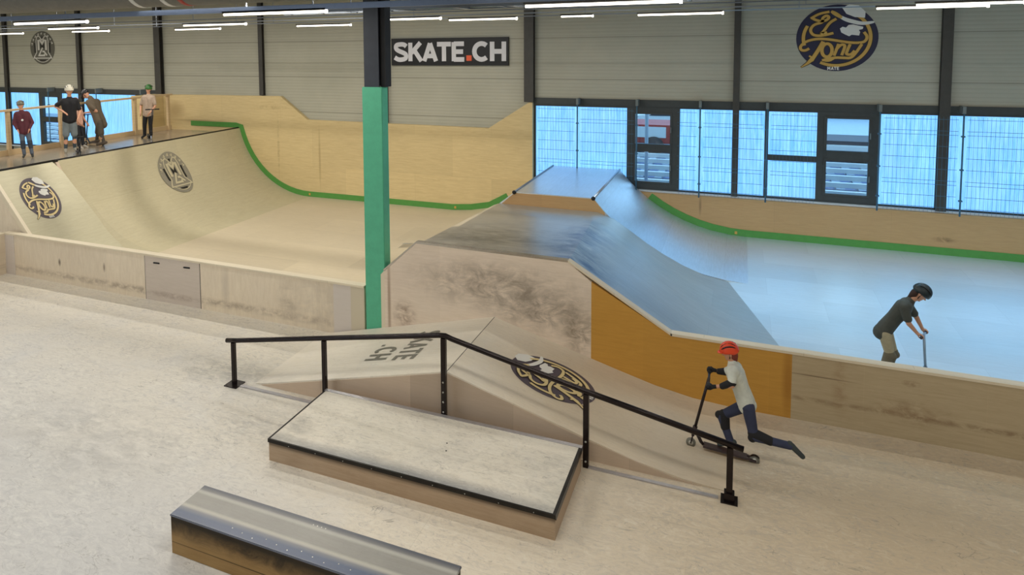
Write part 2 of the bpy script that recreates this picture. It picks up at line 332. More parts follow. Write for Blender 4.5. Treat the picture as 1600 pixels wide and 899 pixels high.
M['frost'] = frosted('frosted_daylit_glass', PANE)
def clearglass():
    t = NT('clear_glass'); out = t.n['Material Output']; tr = t.new('ShaderNodeBsdfTransparent'); gl = t.new('ShaderNodeBsdfGlossy')
    gl.inputs['Roughness'].default_value = .05; tr.inputs[0].default_value = (.86, .95, .98, 1)
    mx = t.new('ShaderNodeMixShader'); mx.inputs[0].default_value = .06; t.l(tr.outputs[0], mx.inputs[1]); t.l(gl.outputs[0], mx.inputs[2])
    t.l(mx.outputs[0], out.inputs['Surface']); return t.m
M['glass'] = clearglass()
def struct(o): return tag(o, kind='structure')

YD, YW = 10.3, 19.7
# ------------------------------------------------------------------ the hall
struct(boxo('floor', -30, 26, -8, YD+.02, -.2, 0, M['floor']))
bm = bmesh.new(); box(bm, -30, -3.6, YD+.02, 22.0, -.2, 0); struct(bmo('floor_ramp_side', bm, M['ramp_floor'])).name = 'floor'
bm = bmesh.new(); box(bm, -3.6, 26, YD+.02, 22.0, -.2, 0); struct(bmo('floor', bm, M['rightfloor']))
struct(boxo('ceiling', -30, 26, -8, 22.0, 7.6, 7.8, plain('ceiling_grey', srgb(120, 120, 116), .7)))
wb = bmesh.new()
box(wb, -30, 26, YW, YW+.25, -.2, 1.0); box(wb, -30, 26, YW, YW+.25, 3.32, 7.8); box(wb, -19.2, -5.25, YW, YW+.25, 1.0, 3.32)
struct(bmo('wall_back', wb, M['metalwall']))
struct(boxo('wall_left', -30.25, -30, -8, 22.0, -.2, 7.8, M['metalwall']))
struct(boxo('wall_right', 26, 26.25, -8, 22.0, -.2, 7.8, M['metalwall']))
struct(boxo('wall_front', -30, 26, -8.25, -8, -.2, 7.8, M['metalwall']))
struct(boxo('trim_1', -5.25, 26, YW-.05, YW+.02, 3.22, 3.40, M['frame']))
struct(boxo('trim_2', -30, -19.2, YW-.05, YW+.02, 3.20, 3.38, M['frame']))
struct(boxo('trim_3', -5.25, 26, YW-.10, YW+.02, .955, 1.0, M['sill']))
struct(boxo('trim_4', -30, -19.2, YW-.10, YW+.02, .96, 1.0, M['sill']))
wn = [0]
def window(x0, x1, z0, z1, fw, panes, frost=True):
    """frame outline with bars; panes = list of (x0,x1,z0,z1,clear)"""
    wn[0] += 1; w = struct(link('window_%d' % wn[0], None))
    bm = bmesh.new(); y0, y1 = YW-.02, YW+.10
    box(bm, x0, x0+fw, y0, y1, z0, z1); box(bm, x1-fw, x1, y0, y1, z0, z1); box(bm, x0+fw, x1-fw, y0, y1, z0, z0+fw); box(bm, x0+fw, x1-fw, y0, y1, z1-fw, z1)
    for i in range(len(panes)-1):
        a, b = panes[i], panes[i+1]
        if abs(a[0]-b[0]) < .2 and a[2] > b[3]: box(bm, x0+fw, x1-fw, y0-.01, y1, b[3], a[2])
    bmo('window_frame', bm, M['frame'], w)
    for (a, b, c, d, clear) in panes:
        boxo('pane', a, b, YW+.03, YW+.045, c, d, M['glass'] if clear else M['frost'], w)
        if clear:
            bm = bmesh.new()
            for q in ((a-.05, a, c-.05, d+.05), (b, b+.05, c-.05, d+.05), (a, b, c-.05, c), (a, b, d, d+.05)): box(bm, q[0], q[1], YW-.035, YW+.03, q[2], q[3])
            bmo('sash', bm, M['frame'], w)
            boxo('handle', b+.015, b+.035, YW-.09, YW-.045, (c+d)/2-.07, (c+d)/2+.07, M['meshpost'], w)
window(-5.25, -2.66, 1.0, 3.22, .05, [(-5.2, -2.71, 1.05, 3.17, 0)])
window(-2.66, -1.42, 1.0, 3.22, .165, [(-2.50, -1.62, 2.22, 3.02, 1), (-2.50, -1.62, 1.22, 2.02, 1)])
window(-1.42, -.06, 1.0, 3.22, .04, [(-1.38, -.10, 1.04, 3.18, 0)])
window(-.06, .64, 1.0, 3.22, .04, [(-.02, .60, 1.04, 3.18, 0)])
window(.64, 1.78, 1.0, 3.22, .045, [(.69, 1.74, 2.10, 3.17, 0), (.69, 1.74, 1.06, 1.96, 0)])
window(1.78, 2.98, 1.0, 3.22, .165, [(1.93, 2.80, 2.26, 3.04, 1), (1.93, 2.80, 1.22, 2.02, 1)])
window(2.98, 4.22, 1.0, 3.22, .04, [(3.02, 4.18, 1.04, 3.18, 0)])
window(4.22, 8.4, 1.0, 3.22, .04, [(4.26, 8.36, 1.04, 3.18, 0)])
window(8.4, 12.8, 1.0, 3.22, .04, [(8.44, 12.76, 1.04, 3.18, 0)])
window(12.8, 17.2, 1.0, 3.22, .04, [(12.84, 17.16, 1.04, 3.18, 0)])  # unseen glowing panes from here rightwards, added for more blue on the ramps
window(17.2, 21.6, 1.0, 3.22, .04, [(17.24, 21.56, 1.04, 3.18, 0)])
window(21.6, 26, 1.0, 3.22, .04, [(21.64, 25.96, 1.04, 3.18, 0)])
window(-30, -27.3, 1.0, 3.22, .05, [(-29.95, -27.35, 1.05, 3.17, 0)])
window(-27.3, -25.5, 1.0, 3.22, .05, [(-27.25, -25.55, 1.05, 3.17, 0)])
window(-25.5, -24.3, 1.0, 3.22, .165, [(-25.34, -24.46, 2.22, 3.02, 1), (-25.34, -24.46, 1.22, 2.02, 1)])
window(-24.3, -23.15, 1.0, 3.22, .04, [(-24.26, -23.19, 1.04, 3.18, 0)])
window(-23.15, -20.3, 1.0, 3.22, .04, [(-23.11, -20.34, 1.04, 3.18, 0)])
window(-20.3, -19.2, 1.0, 3.22, .06, [(-20.2, -19.3, 2.1, 3.12, 0), (-20.2, -19.3, 1.1, 1.96, 1)])

# wall columns
def wallcol(x, w, label, z0=.0, group=None):
    """steel H-section standing against the back wall"""
    bm = bmesh.new(); y1 = YW-.001; d = .05+w*.5
    box(bm, x-w/2, x+w/2, y1-.02, y1, z0, 7.6); box(bm, x-w/2, x+w/2, y1-d, y1-d+.02, z0, 7.6); box(bm, x-.008-w*.1, x+.008+w*.1, y1-d+.02, y1-.02, z0, 7.6)
    tag(bmo('steel_column', bm, M['steel_col']), label, 'column', group)
wallcol(-27.32, .16, 'thin dark steel wall column at the far left edge, left of the grey round badge', .0)
wallcol(-23.1, .17, 'thin dark steel wall column just right of the grey round badge')
wallcol(-19.05, .27, 'wide dark steel wall column above the left end of the raised plywood', 3.24)
wallcol(-14.55, .16, 'thin dark steel wall column ending on the raised plywood left of the green post', 3.29)
wallcol(-9.95, .2, 'dark steel wall column mostly hidden behind the green padded post', 2.52)
wallcol(-5.36, .27, 'wide dark steel wall column between the black sign and the windows', 3.28)
wallcol(-.06, .15, 'thin steel wall column running down between the windows, in the middle of the right half', 1.0)
wallcol(4.22, .2, 'dark steel wall column right of the yellow and navy round wall logo', 1.0)

# ------------------------------------------------------------------ outside, seen through the clear sashes
w = bpy.data.worlds.new('world'); bpy.context.scene.world = w; w.use_nodes = True
bg = w.node_tree.nodes['Background']; bg.inputs[0].default_value = (.38, .66, 1.0, 1); bg.inputs[1].default_value = 2.4
struct(boxo('ground', -70, 45, 22.0, 80, -.3, -.22, plain('ballast', srgb(96, 108, 140), .9, noise=.3)))
def track(y, label):
    r = thing('railway_track', label, 'railway track')
    bm = bmesh.new()
    for k in range(150): box(bm, -60+k*.65, -60+k*.65+.26, y-1.1, y+1.1, -.22, -.12)
    bmo('sleeper', bm, plain('sleeper', srgb(150, 158, 170), .8), r)['kind'] = 'stuff'
    for s in (-.72, .72): boxo('rail', -60, 40, y+s-.09, y+s+.09, -.12, .04, M['white'], r)
for y, l in ((25.6, 'railway track nearest to the hall, seen through the clear windows'), (28.6, 'second railway track outside the clear windows'), (31.6, 'railway track outside, just in front of the red train')): track(y, l)
tr = thing('train_wagon', 'red train wagon with a white panel outside the left clear window', 'train')
boxo('wagon_body', -34, -1.9, 33.2, 35.6, .35, 1.18, M['red'], tr, .05); boxo('white_panel', -30, -2.9, 33.17, 33.21, .62, 1.1, M['white'], tr)
for k in range(3): tubeo('wheel', [(-3.4-k*1.8, 33.1, .25), (-3.4-k*1.8, 33.35, .25)], .42, M['dark'], tr, 20)
tr = thing('train_wagon', 'white train wagon with a dark window strip outside the right clear window', 'train')
boxo('wagon_body', 2.9, 30, 33.2, 35.6, .1, .62, M['white'], tr, .05); boxo('roof_strip', 2.9, 30, 33.3, 35.5, .62, .78, M['steel_dark'], tr)
boxo('tail_lamp', 2.8, 3.05, 33.1, 33.3, .55, .75, M['red'], tr)
for k in range(3): tubeo('wheel', [(4.4+k*1.8, 33.15, .05), (4.4+k*1.8, 33.35, .05)], .28, M['dark'], tr, 20)
car = thing('car', 'pale parked car outside, above the red train wagon', 'car')
cx, cy, cz = -3.2, 38.5, .05
prof = [(-2.1, .25), (-2.1, .75), (-1.9, .92), (-1.2, 1.0), (-.6, 1.42), (.6, 1.44), (1.25, 1.02), (2.0, .86), (2.15, .6), (2.15, .25)]
bm = bmesh.new(); loft(bm, [(cx+x, cy, cz+z) for x, z in prof], [(cx+x, cy+1.7, cz+z) for x, z in prof]); bmesh.ops.bevel(bm, geom=bm.edges[:], offset=.04, segments=2, affect='EDGES')
bmo('car_body', bm, M['white'], car)
bm = bmesh.new(); P = [(-1.0, 1.0), (-.55, 1.34), (.52, 1.36), (1.0, 1.02)]; loft(bm, [(cx+x, cy-.012, cz+z) for x, z in P], [(cx+x, cy+.02, cz+z) for x, z in P]); bmo('car_window', bm, M['steel_dark'], car)
for s in (-1.3, 1.35): tubeo('wheel', [(cx+s, cy-.04, cz+.3), (cx+s, cy+.2, cz+.3)], .31, M['dark'], car, 20)
struct(boxo('ground', -70, 45, 37, 80, -.25, .05, plain('road', srgb(190, 200, 205), .9, noise=.1)))
for x0, x1, h, lab, col in ((-14, -6, 3.4, 'dull blue shed far outside the left clear window', (90, 116, 150)), (-.5, 5.1, 2.6, 'blue grey building far outside the right clear window', (120, 158, 184)), (5.4, 12, 3.0, 'pale building at the right, far outside', (150, 180, 200))):
    b = thing('building', lab, 'building'); mm = plain('render', srgb(*col), .8, noise=.1)
    boxo('wall', x0, x1, 50, 58, .05, h, mm, b); boxo('roof', x0-.3, x1+.3, 49.7, 58.3, h, h+.25, M['steel_dark'], b)
    for k in range(4): boxo('window', x0+.6+k*(x1-x0)/4, x0+1.4+k*(x1-x0)/4, 49.95, 50.02, 1.2, h-.6, M['frame'], b)
pl = thing('mast', 'pale overhead line mast outside the left clear window', 'mast')
tubeo('pole', [(-2.72, 24.3, -.22), (-2.72, 24.3, 6)], .055, M['sill'], pl); boxo('foot', -2.85, -2.59, 24.17, 24.43, -.22, -.05, M['sill'], pl)

# ------------------------------------------------------------------ plywood along the back wall, green line
def panel(name, pts, y0, y1, mat, parent): return prism(name, pts, y0, y1, mat, parent)
wp = thing('plywood_panelling', 'raised plywood wall panelling behind the big quarter pipe with sloping shoulders', 'panelling')
panel('plywood_face', [(-19.3, 0), (-19.3, 3.24), (-13.78, 3.28), (-12.74, 2.53), (-6.56, 2.49), (-5.36, 3.27), (-5.26, 3.27), (-5.26, 0)], 19.55, 19.695, M['wallply'], wp)
wr = thing('plywood_box', 'narrow upright plywood box at the left end of the raised wall panelling', 'panelling')
panel('side_return', [(-19.32, 0), (-19.32, 3.26), (-18.86, 3.26), (-18.86, 0)], 18.5, 19.545, M['wallply'], wr)
wp2 = thing('plywood_panelling', 'low plywood wall panelling under the windows on the right', 'panelling')
panel('plywood_face', [(-5.25, 0), (-5.25, .95), (25.9, .95), (25.9, 0)], 19.55, 19.695, M['wallply2'], wp2)
def qpz(th, xc=-12.7, R=2.85): return (xc-R*math.sin(th), R*(1-math.cos(th)))
A76 = math.radians(76)
left = [(-17.6, 2.17), (-15.52, 2.17)]+[qpz(A76*(1-i/14)) for i in range(15)]
spL = [(-7.7, 0), (-7.1, .05), (-6.5, .17), (-5.95, .48), (-5.4, .92), (-5.0, 1.25), (-4.66, 1.52)]
def ribbon_profile(P, h, y0, y1, mat, parent, name='green_line'):
    bm = bmesh.new(); pr = None
    for i, p in enumerate(P):
        a = V(P[max(i-1, 0)]); b = V(P[min(i+1, len(P)-1)]); t = (b-a).normalized(); n = V((-t.y, t.x))
        q = V(p)+n*h
        vs = [bm.verts.new((p[0], y0, p[1])), bm.verts.new((q.x, y0, q.y)), bm.verts.new((q.x, y1, q.y)), bm.verts.new((p[0], y1, p[1]))]
        if pr:
            for k in range(4): bm.faces.new((pr[k], pr[(k+1) % 4], vs[(k+1) % 4], vs[k]))
        else: bm.faces.new(vs)
        pr = vs
    bm.faces.new(pr[::-1]); return bmo(name, bm, mat, parent)
ribbon_profile([(-17.6, 2.17), (-15.62, 2.17)]+[qpz(A76*(1-i/14)) for i in range(15)]+[p for p in spL if p[1] < .6], .17, 19.53, 19.56, M['green_line'], wp)
Rs = 3.95
spR = [(.25-Rs*math.sin(math.radians(a)), Rs*(1-math.cos(math.radians(a)))) for a in (52, 47, 42, 37, 32, 27, 22, 17, 12, 6, 0)]
ribbon_profile([p for p in spR if p[1] < .88]+[(25.9, 0)], .17, 19.53, 19.56, M['green_line'], wp2)
for x, par in ((-12.7, wp), (-7.6, wp), (.0, wp2)):
    boxo('yellow_marker', x-.03, x+.03, 19.52, 19.531, .05, .12, M['gold'], par)

# ------------------------------------------------------------------ ramps
# big quarter pipe, deck, bank
qp = thing('quarter_pipe', 'big curved plywood quarter pipe carrying the worn grey badge, at far left', 'ramp')
pr = [qpz(A76*(1-i/18)) for i in range(19)]
prism('riding_surface', [(-15.6, .0), (-15.6, 2.13)]+pr, 12.36, 19.54, M['qp'], qp, 'auto')
tubeo('coping', [(-15.52, 12.3, 2.165), (-15.52, 19.52, 2.165)], .03, M['angle_dark'], qp)
prism('side_filler', [(-15.6, 2.13), (-15.45, 2.13), (-15.0, 1.35), (-15.6, 1.35)], 12.28, 12.36, M['funside'], qp)
bank = thing('bank_ramp', 'straight plywood bank with the round navy and gold logo, left of the quarter pipe', 'ramp')
bp_ = [(-15.6, 0), (-15.6, 2.15), (-15.47, 2.15), (-15.2, 1.93), (-14.32, .98), (-13.85, .52), (-13.4, .2), (-12.9, .04), (-12.5, 0)]
bm = bmesh.new()
loft(bm, [(x, 10.56, z) for x, z in bp_], [(x, 12.2+.16*min(1, max(0, (2.17-z)/.6)), z) for x, z in bp_]); bmo('riding_surface', bm, M['bank'], bank, 'auto')
tubeo('coping', [(-15.52, 10.5, 2.165), (-15.52, 12.3, 2.165)], .03, M['angle_dark'], bank)
prism('edge_board', [(-15.6, 2.17), (-15.45, 2.19), (-15.17, 1.97), (-14.29, 1.02), (-13.8, .5), (-13.86, .46), (-14.36, .92), (-15.24, 1.87), (-15.5, 2.08), (-15.6, 2.08)], 10.48, 10.56, M['lip'], bank)
prism('side_panel', [(-15.6, 0), (-15.6, 2.08), (-15.5, 2.08), (-15.24, 1.87), (-14.36, .92), (-13.86, .46), (-13.4, .1), (-13.3, 0)], 10.51, 10.55, M['lowwall'], bank)
dk = thing('ramp_deck', 'plywood platform on top of the ramps where five riders stand', 'platform')
boxo('deck_top', -17.5, -15.6, 10.56, 18.48, 2.10, 2.165, M['deckwood'], dk)
boxo('side_panel', -17.5, -15.61, 10.51, 10.555, 0, 2.08, M['lowwall'], dk)
boxo('deck_edge', -15.6, -15.47, 10.5, 19.5, 2.172, 2.20, M['angle_dark'], dk)
boxo('back_boarding', -17.55, -17.5, 10.56, 18.48, 0, 2.13, M['wallply'], dk)
bpy.data.objects['deck_edge'].location.z = -.035
rl = thing('wooden_railing', 'pale timber railing with posts behind the riders on the platform', 'railing')
for y in (12.5, 14.1, 15.45, 16.85, 18.3):
    boxo('post', -17.5, -17.41, y-.045, y+.045, 2.165, 3.33, M['postwood'], rl)
boxo('handrail', -17.52, -17.38, 10.3, 18.45, 3.33, 3.38, M['postwood'], rl)
boxo('kickboard', -17.5, -17.47, 10.56, 18.45, 2.165, 2.31, M['postwood'], rl)

# spine ramp and box ramp
sp_ = thing('spine_ramp', 'blue grey spine ramp reaching the back wall below the windows', 'ramp')
P = [(-7.7, -.01)]+spL[1:]+[spR[0]]+spR[1:]
bm = bmesh.new(); loft(bm, [(x, 15.75, z) for x, z in P], [(x, 19.54, z) for x, z in P]); _o = bmo('riding_surface', bm, M['spine'], sp_, 'auto'); _o.data.materials.append(M['ramp_floor'])
for p in _o.data.polygons:
    if p.center.x < -4.7 and p.normal.z > .1: p.material_index = 1

panel('front_panel', [(-5.0, 1.2), (-4.66, 1.50), (spR[0][0], 1.50), (-2.62, 1.22), (-2.62, 1.0), (-5.0, 1.0)], 15.735, 15.752, M['wallply2'], sp_)
for x in (-4.66, spR[0][0]): tubeo('coping', [(x, 15.76, 1.52), (x, 19.5, 1.52)], .028, M['bright_iron'] if x > -4 else M['tray'], sp_)
for x in (-4.66, spR[0][0]): tubeo('coping_cap', [(x, 15.70, 1.52), (x, 15.725, 1.52)], .045, M['dark'], sp_)
bx = thing('box_ramp', 'wide grey topped box ramp with sloping sides in the middle', 'ramp')
pf = [(-7.3, 0), (-6.6, .22), (-6.1, .55), (-5.7, .92), (-5.28, 1.26), (-4.67, 1.74), (-4.5, 1.75), (-4.37, 1.755), (-2.23, 1.755), (-1.84, 1.5), (-1.39, 1.225), (-.78, .87), (-.3, .58), (.2, .32), (.7, .12), (1.2, .02), (1.4, -.02)]
pb = [(-7.5, 0), (-7.0, .07), (-6.5, .2), (-5.95, .5), (-5.5, .85), (-5.15, 1.18), (-5.05, 1.22), (-4.97, 1.23), (-2.78, 1.22), (-2.42, 1.10), (-2.10, .89), (-1.72, .63), (-1.40, .44), (-1.0, .24), (-.6, .09), (-.25, .02), (.0, -.02)]
bm = bmesh.new()
N = 14; rows = []
for k in range(N+1):
    t = k/N; y = YD+.03+(15.73-YD-.03)*t
    rows.append([bm.verts.new((a[0]+(b[0]-a[0])*t, 10.53 if k == 0 and i < 5 else y, a[1]+(b[1]-a[1])*t)) for i, (a, b) in enumerate(zip(pf, pb))])
for a, b in zip(rows, rows[1:]):
    for i in range(len(a)-1): bm.faces.new((a[i], a[i+1], b[i+1], b[i]))
    bm.faces.new((a[-1], a[0], b[0], b[-1]))
bm.faces.new(rows[0][::-1]); bm.faces.new(rows[-1])
_o = bmo('riding_surface', bm, M['box'], bx, 'auto'); _o.data.materials.append(M['ramp_floor'])
for p in _o.data.polygons:
    if p.normal.x < -.15 and p.normal.z > .1: p.material_index = 1

panel('front_panel', [(-5.26, 0), (-5.26, 1.24), (-4.68, 1.77), (-2.23, 1.75), (-1.89, 1.49), (-1.89, 0)], YD-.03, YD+.03, M['front'], bx)
tag(panel('front_panel', [(-1.89, 0), (-1.89, 1.49), (-.78, .87), (.70, .87), (.70, 0)], YD-.03, YD+.03, M['orange'], bx), 'orange brown front panel')
panel('end_post', [(-5.33, 0), (-5.33, 1.17), (-5.26, 1.25), (-5.26, 0)], YD-.03, YD+.08, M['lip'], bx)
bm = bmesh.new()
loft(bm, [(-5.26, YD-.032, 1.235), (-4.68, YD-.032, 1.765), (-4.68, YD-.032, 1.795), (-5.29, YD-.032, 1.255)], [(-5.26, YD+.06, 1.235), (-4.68, YD+.06, 1.765), (-4.68, YD+.06, 1.795), (-5.29, YD+.06, 1.255)])
loft(bm, [(-4.68, YD-.032, 1.765), (-2.23, YD-.032, 1.745), (-2.23, YD-.032, 1.775), (-4.68, YD-.032, 1.795)], [(-4.68, YD+.06, 1.765), (-2.23, YD+.06, 1.745), (-2.23, YD+.06, 1.775), (-4.68, YD+.06, 1.795)])
bmo('top_edge', bm, M['deckwood'], bx)
bm = bmesh.new()
loft(bm, [(-2.23, YD-.04, 1.745), (-.78, YD-.04, .865), (-.78, YD-.04, .90), (-2.23, YD-.04, 1.775)], [(-2.23, YD+.09, 1.745), (-.78, YD+.09, .865), (-.78, YD+.09, .90), (-2.23, YD+.09, 1.775)])
bmo('slope_edge', bm, M['lip'], bx)
dv = thing('plywood_barrier', 'low plywood divider wall running to the right edge behind the scooter rider', 'low wall')
boxo('face_panel', .70, 25.9, YD-.03, YD+.09, 0, .87, M['rightwall'], dv)
boxo('top_board', -.80, 25.9, YD-.04, YD+.10, .87, .905, M['lip'], dv)
# left low wall
lw = thing('plywood_barrier', 'low plywood divider wall in front of the quarter pipe, left of the green post', 'low wall')
boxo('face_panel', -14.40, -10.59, YD, YD+.1, 0, .885, M['lowwall'], lw)
boxo('face_panel', -9.19, -6.27, YD, YD+.1, 0, .885, M['lowwall'], lw)
boxo('end_panel', -6.27, -5.92, YD-.002, YD+.1, 0, .885, M['whitepanel'], lw)
boxo('end_post', -5.92, -5.66, YD-.01, YD+.1, 0, .90, M['lip'], lw)
boxo('corner_post', -14.69, -14.40, YD-.01, YD+.1, 0, .885, M['whitepanel'], lw)
boxo('top_board', -14.75, -5.66, YD-.02, YD+.14, .885, .92, M['lip'], lw)
h_ = boxo('hatch_panel', -10.575, -9.205, YD-.004, YD+.05, .0, .88, M['hatch'], lw)
for x in (-10.27, -9.51):
    bm = bmesh.new(); tube(bm, [(x-.075, YD-.006, .76), (x+.075, YD-.006, .765)], .016, 8); bmo('hand_slot', bm, M['dark'], h_)
boxo('joint_gap', -10.59, -10.575, YD+.001, YD+.09, 0, .885, M['dark'], lw); boxo('joint_gap', -9.205, -9.19, YD+.001, YD+.09, 0, .885, M['dark'], lw)
sw = thing('plywood_barrier', 'low plywood side wall coming forward at the left edge of the picture', 'low wall')
boxo('face_panel', -14.79, -14.69, 3.0, YD-.02, 0, .885, M['lowwall'], sw); boxo('top_board', -14.83, -14.67, 3.0, YD-.02, .885, .92, M['lip'], sw)
# green padded post
gp = thing('padded_post', 'dark steel hall post with tall green padding on its lower part', 'post')
boxo('green_padding', -5.625, -5.26, YD-.02, YD+.20, 0, 4.28, M['green_pad'], gp, .008)
bm = bmesh.new(); box(bm, -5.59, -5.32, YD-.0, YD+.03, 4.28, 7.6); box(bm, -5.59, -5.32, YD+.28, YD+.31, 4.28, 7.6); box(bm, -5.47, -5.44, YD+.03, YD+.28, 4.28, 7.6)
bmo('steel_section', bm, M['steel_dark'], gp)
boxo('cable_duct', -5.31, -5.22, YD+.05, YD+.25, 4.28, 7.6, M['dark'], gp)

# funbox
fb = thing('funbox', 'roof shaped plywood jump box with ridge, lettering and round logo, behind the black rail', 'ramp')
rx, rz, fy0, fy1 = -3.36, .75, 8.27, YD-.032
LX, RX = -6.42, -.45
bm = bmesh.new()
fpL = [(LX, .0), (LX+.25, .045), (rx, rz), (rx, rz-.04), (LX+.3, .01)]
prism('up_slope', [(LX, 0), (LX+.2, .04), (rx-.006, rz), (rx-.006, 0)], fy0, fy1, M['funfloor'], fb)
prism('down_slope', [(rx+.006, 0), (rx+.006, rz), (-1.55, .26), (-1.0, .12), (-.5, .035), (.05, 0)], fy0, fy1, M['funfloor'], fb, 'auto')
boxo('ridge_joint', rx-.006, rx+.006, fy0, fy1, 0, rz-.004, M['angle_iron'], fb)
prism('side_panel', [(LX+.12, 0), (rx, rz-.02), (-1.52, .235), (-.6, .03), (-.3, 0)], fy0-.012, fy0, M['funside'], fb)

# manual pad
mp_ = thing('manual_pad', 'wide low box with worn top and black edge in front of the rail', 'skate ledge')
px0, px1, py0, py1, pz = -5.06, -1.575, 6.73, 8.04, .27
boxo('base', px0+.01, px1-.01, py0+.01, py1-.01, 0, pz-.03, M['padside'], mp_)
boxo('top_sheet', px0+.02, px1-.02, py0+.02, py1-.02, pz-.03, pz, M['padtop'], mp_)
bm = bmesh.new(); box(bm, px0, px1, py0, py0+.02, pz-.04, pz+.004); box(bm, px0, px0+.02, py0+.02, py1-.02, pz-.05, pz+.004); box(bm, px1-.035, px1, py0+.02, py1-.02, pz-.06, pz+.004)
bmo('steel_edge', bm, M['angle_dark'], mp_)
tag(boxo('back_edge', px0, px1, py1-.02, py1+.04, pz-.05, pz+.006, M['bright_iron'], mp_), 'bright worn steel back edge')
for k in range(9): tubeo('screw', [(px0+.3+k*.37, py0-.003, pz-.025), (px0+.3+k*.37, py0+.005, pz-.025)], .005, M['bolt'], mp_, 8)
for x, y in ((-3.05, 7.5), (-3.0, 7.35)): tubeo('screw', [(x, y, pz-.001), (x, y, pz+.002)], .01, M['dark'], mp_, 8)
# curb ledge
cu = thing('curb_ledge', 'narrow waxed grind ledge with blue black edges at the bottom of the picture', 'skate ledge')
qx0, qx1, qy0, qy1, qz = -5.005, -2.13, 5.05, 5.56, .40
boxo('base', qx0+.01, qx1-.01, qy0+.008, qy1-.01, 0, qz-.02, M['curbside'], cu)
boxo('top_sheet', qx0, qx1, qy0, qy1, qz-.02, qz, M['curbtop'], cu, .006)
for k in range(14): tubeo('screw', [(qx0+.7+k*.13, qy0+.09-(k % 3)*.02, qz-.001), (qx0+.7+k*.13, qy0+.09-(k % 3)*.02, qz+.002)], .006, M['bolt'], cu, 6)
for k in range(4): tubeo('screw', [(-3.62+k*.045, qy1-.07, qz-.001), (-3.62+k*.045, qy1-.07, qz+.002)], .006, M['bolt'], cu, 6)
# grind rail
gr = thing('grind_rail', 'black steel handrail kinked at the top, standing along the jump box', 'rail')
ry = 8.12
tubeo('top_rail', [(-6.79, ry, .65), (-6.6, ry, .68), (-5.15, ry, .955), (-3.40, ry, 1.285), (-3.31, ry, 1.293), (-3.22, ry, 1.265), (-1.54, ry, .915), (.12, ry, .605)], .034, M['rail'], gr, 14)
for x, z0, zt, w_ in ((-6.67, .012, .64, .028), (-5.11, .0, .93, .028), (-3.335, .0, 1.26, .032), (-1.545, .0, .89, .032), (-.01, .012, .60, .032)):
    p = boxo('post', x-w_, x+w_, ry-.03, ry+.03, z0, zt, M['rail'], gr, .004)
    if x in (-3.335, -1.545):
        for k in range(4 if x < -2 else 2): tubeo('bolt', [(x, ry-.036, .30+k*.13 if x < -2 else .08+k*.24), (x, ry-.029, .30+k*.13 if x < -2 else .08+k*.24)], .012, M['bolt'], p, 8)
for x, s in ((-6.67, .11), (-.01, .085)):
    boxo('foot_plate', x-s, x+s, ry-s, ry+s, .0, .014, M['rail'], gr)
boxo('foot_block', -.062, .042, ry-.05, ry+.05, .014, .10, M['rail'], gr, .004)
tag(boxo('base_strip', -6.55, px0-.002, ry-.035, ry+.02, .0, .016, M['bright_iron'], gr), 'pale steel floor strip')
tag(boxo('base_strip', px1+.06, -.12, ry-.03, ry+.02, .0, .016, M['bright_iron'], gr), 'pale steel floor strip')

# ------------------------------------------------------------------ signs and logos
G = {  # block letters as strokes in a unit box: lists of paths
 'S': [smoothpts([(.60, .80), (.50, .91), (.32, .92), (.12, .88), (.10, .70), (.20, .58), (.46, .46), (.60, .36), (.58, .14), (.36, .08), (.20, .09), (.05, .21)], 2)],
 'K': [[(.11, 0), (.11, 1)], [(.16, .44), (.58, 1)], [(.29, .60), (.62, 0)]],
 'A': [[(.09, 0), (.36, .96)], [(.63, 0), (.36, .96)], [(.18, .28), (.54, .28)]],
 'T': [[(0, .9), (.62, .9)], [(.31, .85), (.31, 0)]],
 'E': [[(.11, 0), (.11, 1)], [(.11, .91), (.56, .91)], [(.11, .5), (.52, .5)], [(.11, .09), (.57, .09)]],
 'C': [arcpts(.42, .5, .31, .41, 48, 312, 20)],
 'H': [[(.11, 0), (.11, 1)], [(.60, 0), (.60, 1)], [(.11, .5), (.60, .5)]],
 'M': [[(.08, 0), (.08, 1)], [(.08, .95), (.35, .4), (.62, .95)], [(.62, 0), (.62, 1)]]}
ADV = {'S': .68, 'K': .66, 'A': .68, 'T': .64, 'E': .66, 'C': .76, 'H': .74, '.': .27, 'M': .78}
def lettering(bm, text, x0, size, fn, w=.19, gap=.02, adv=1.0):
    x = x0
    for ch in text:
        if ch in G:
            for path in G[ch]: strip(bm, [(x+px*size*adv, py*size) for px, py in path], w*size, fn)
        x += (ADV[ch]*adv+gap)*size
    return x
ys = YW-.05
sg = thing('banner_sign', 'black wall banner reading SKATE.CH in white with an orange dot', 'sign')
boxo('board', -9.69, -5.98, ys-.02, ys+.04, 4.30, 5.12, M['sign_black'], sg)
sfn = lambda u, v: (u, ys-.025, v+4.43)
bm = bmesh.new(); sz = .56
xe = lettering(bm, 'SKATE', -9.61, sz, sfn, .245, .0, 1.27)
bmo('lettering', bm, M['sign_white'], sg, normals=False)
boxo('orange_dot', xe+.0, xe+.16, ys-.026, ys-.02, 4.44, 4.60, M['sign_orange'], sg)
bm = bmesh.new(); lettering(bm, 'CH', xe+.17, sz, sfn, .245, .0, 1.27); bmo('lettering', bm, M['sign_white'], sg, normals=False)
for nm, x0 in (('first', 0),): pass

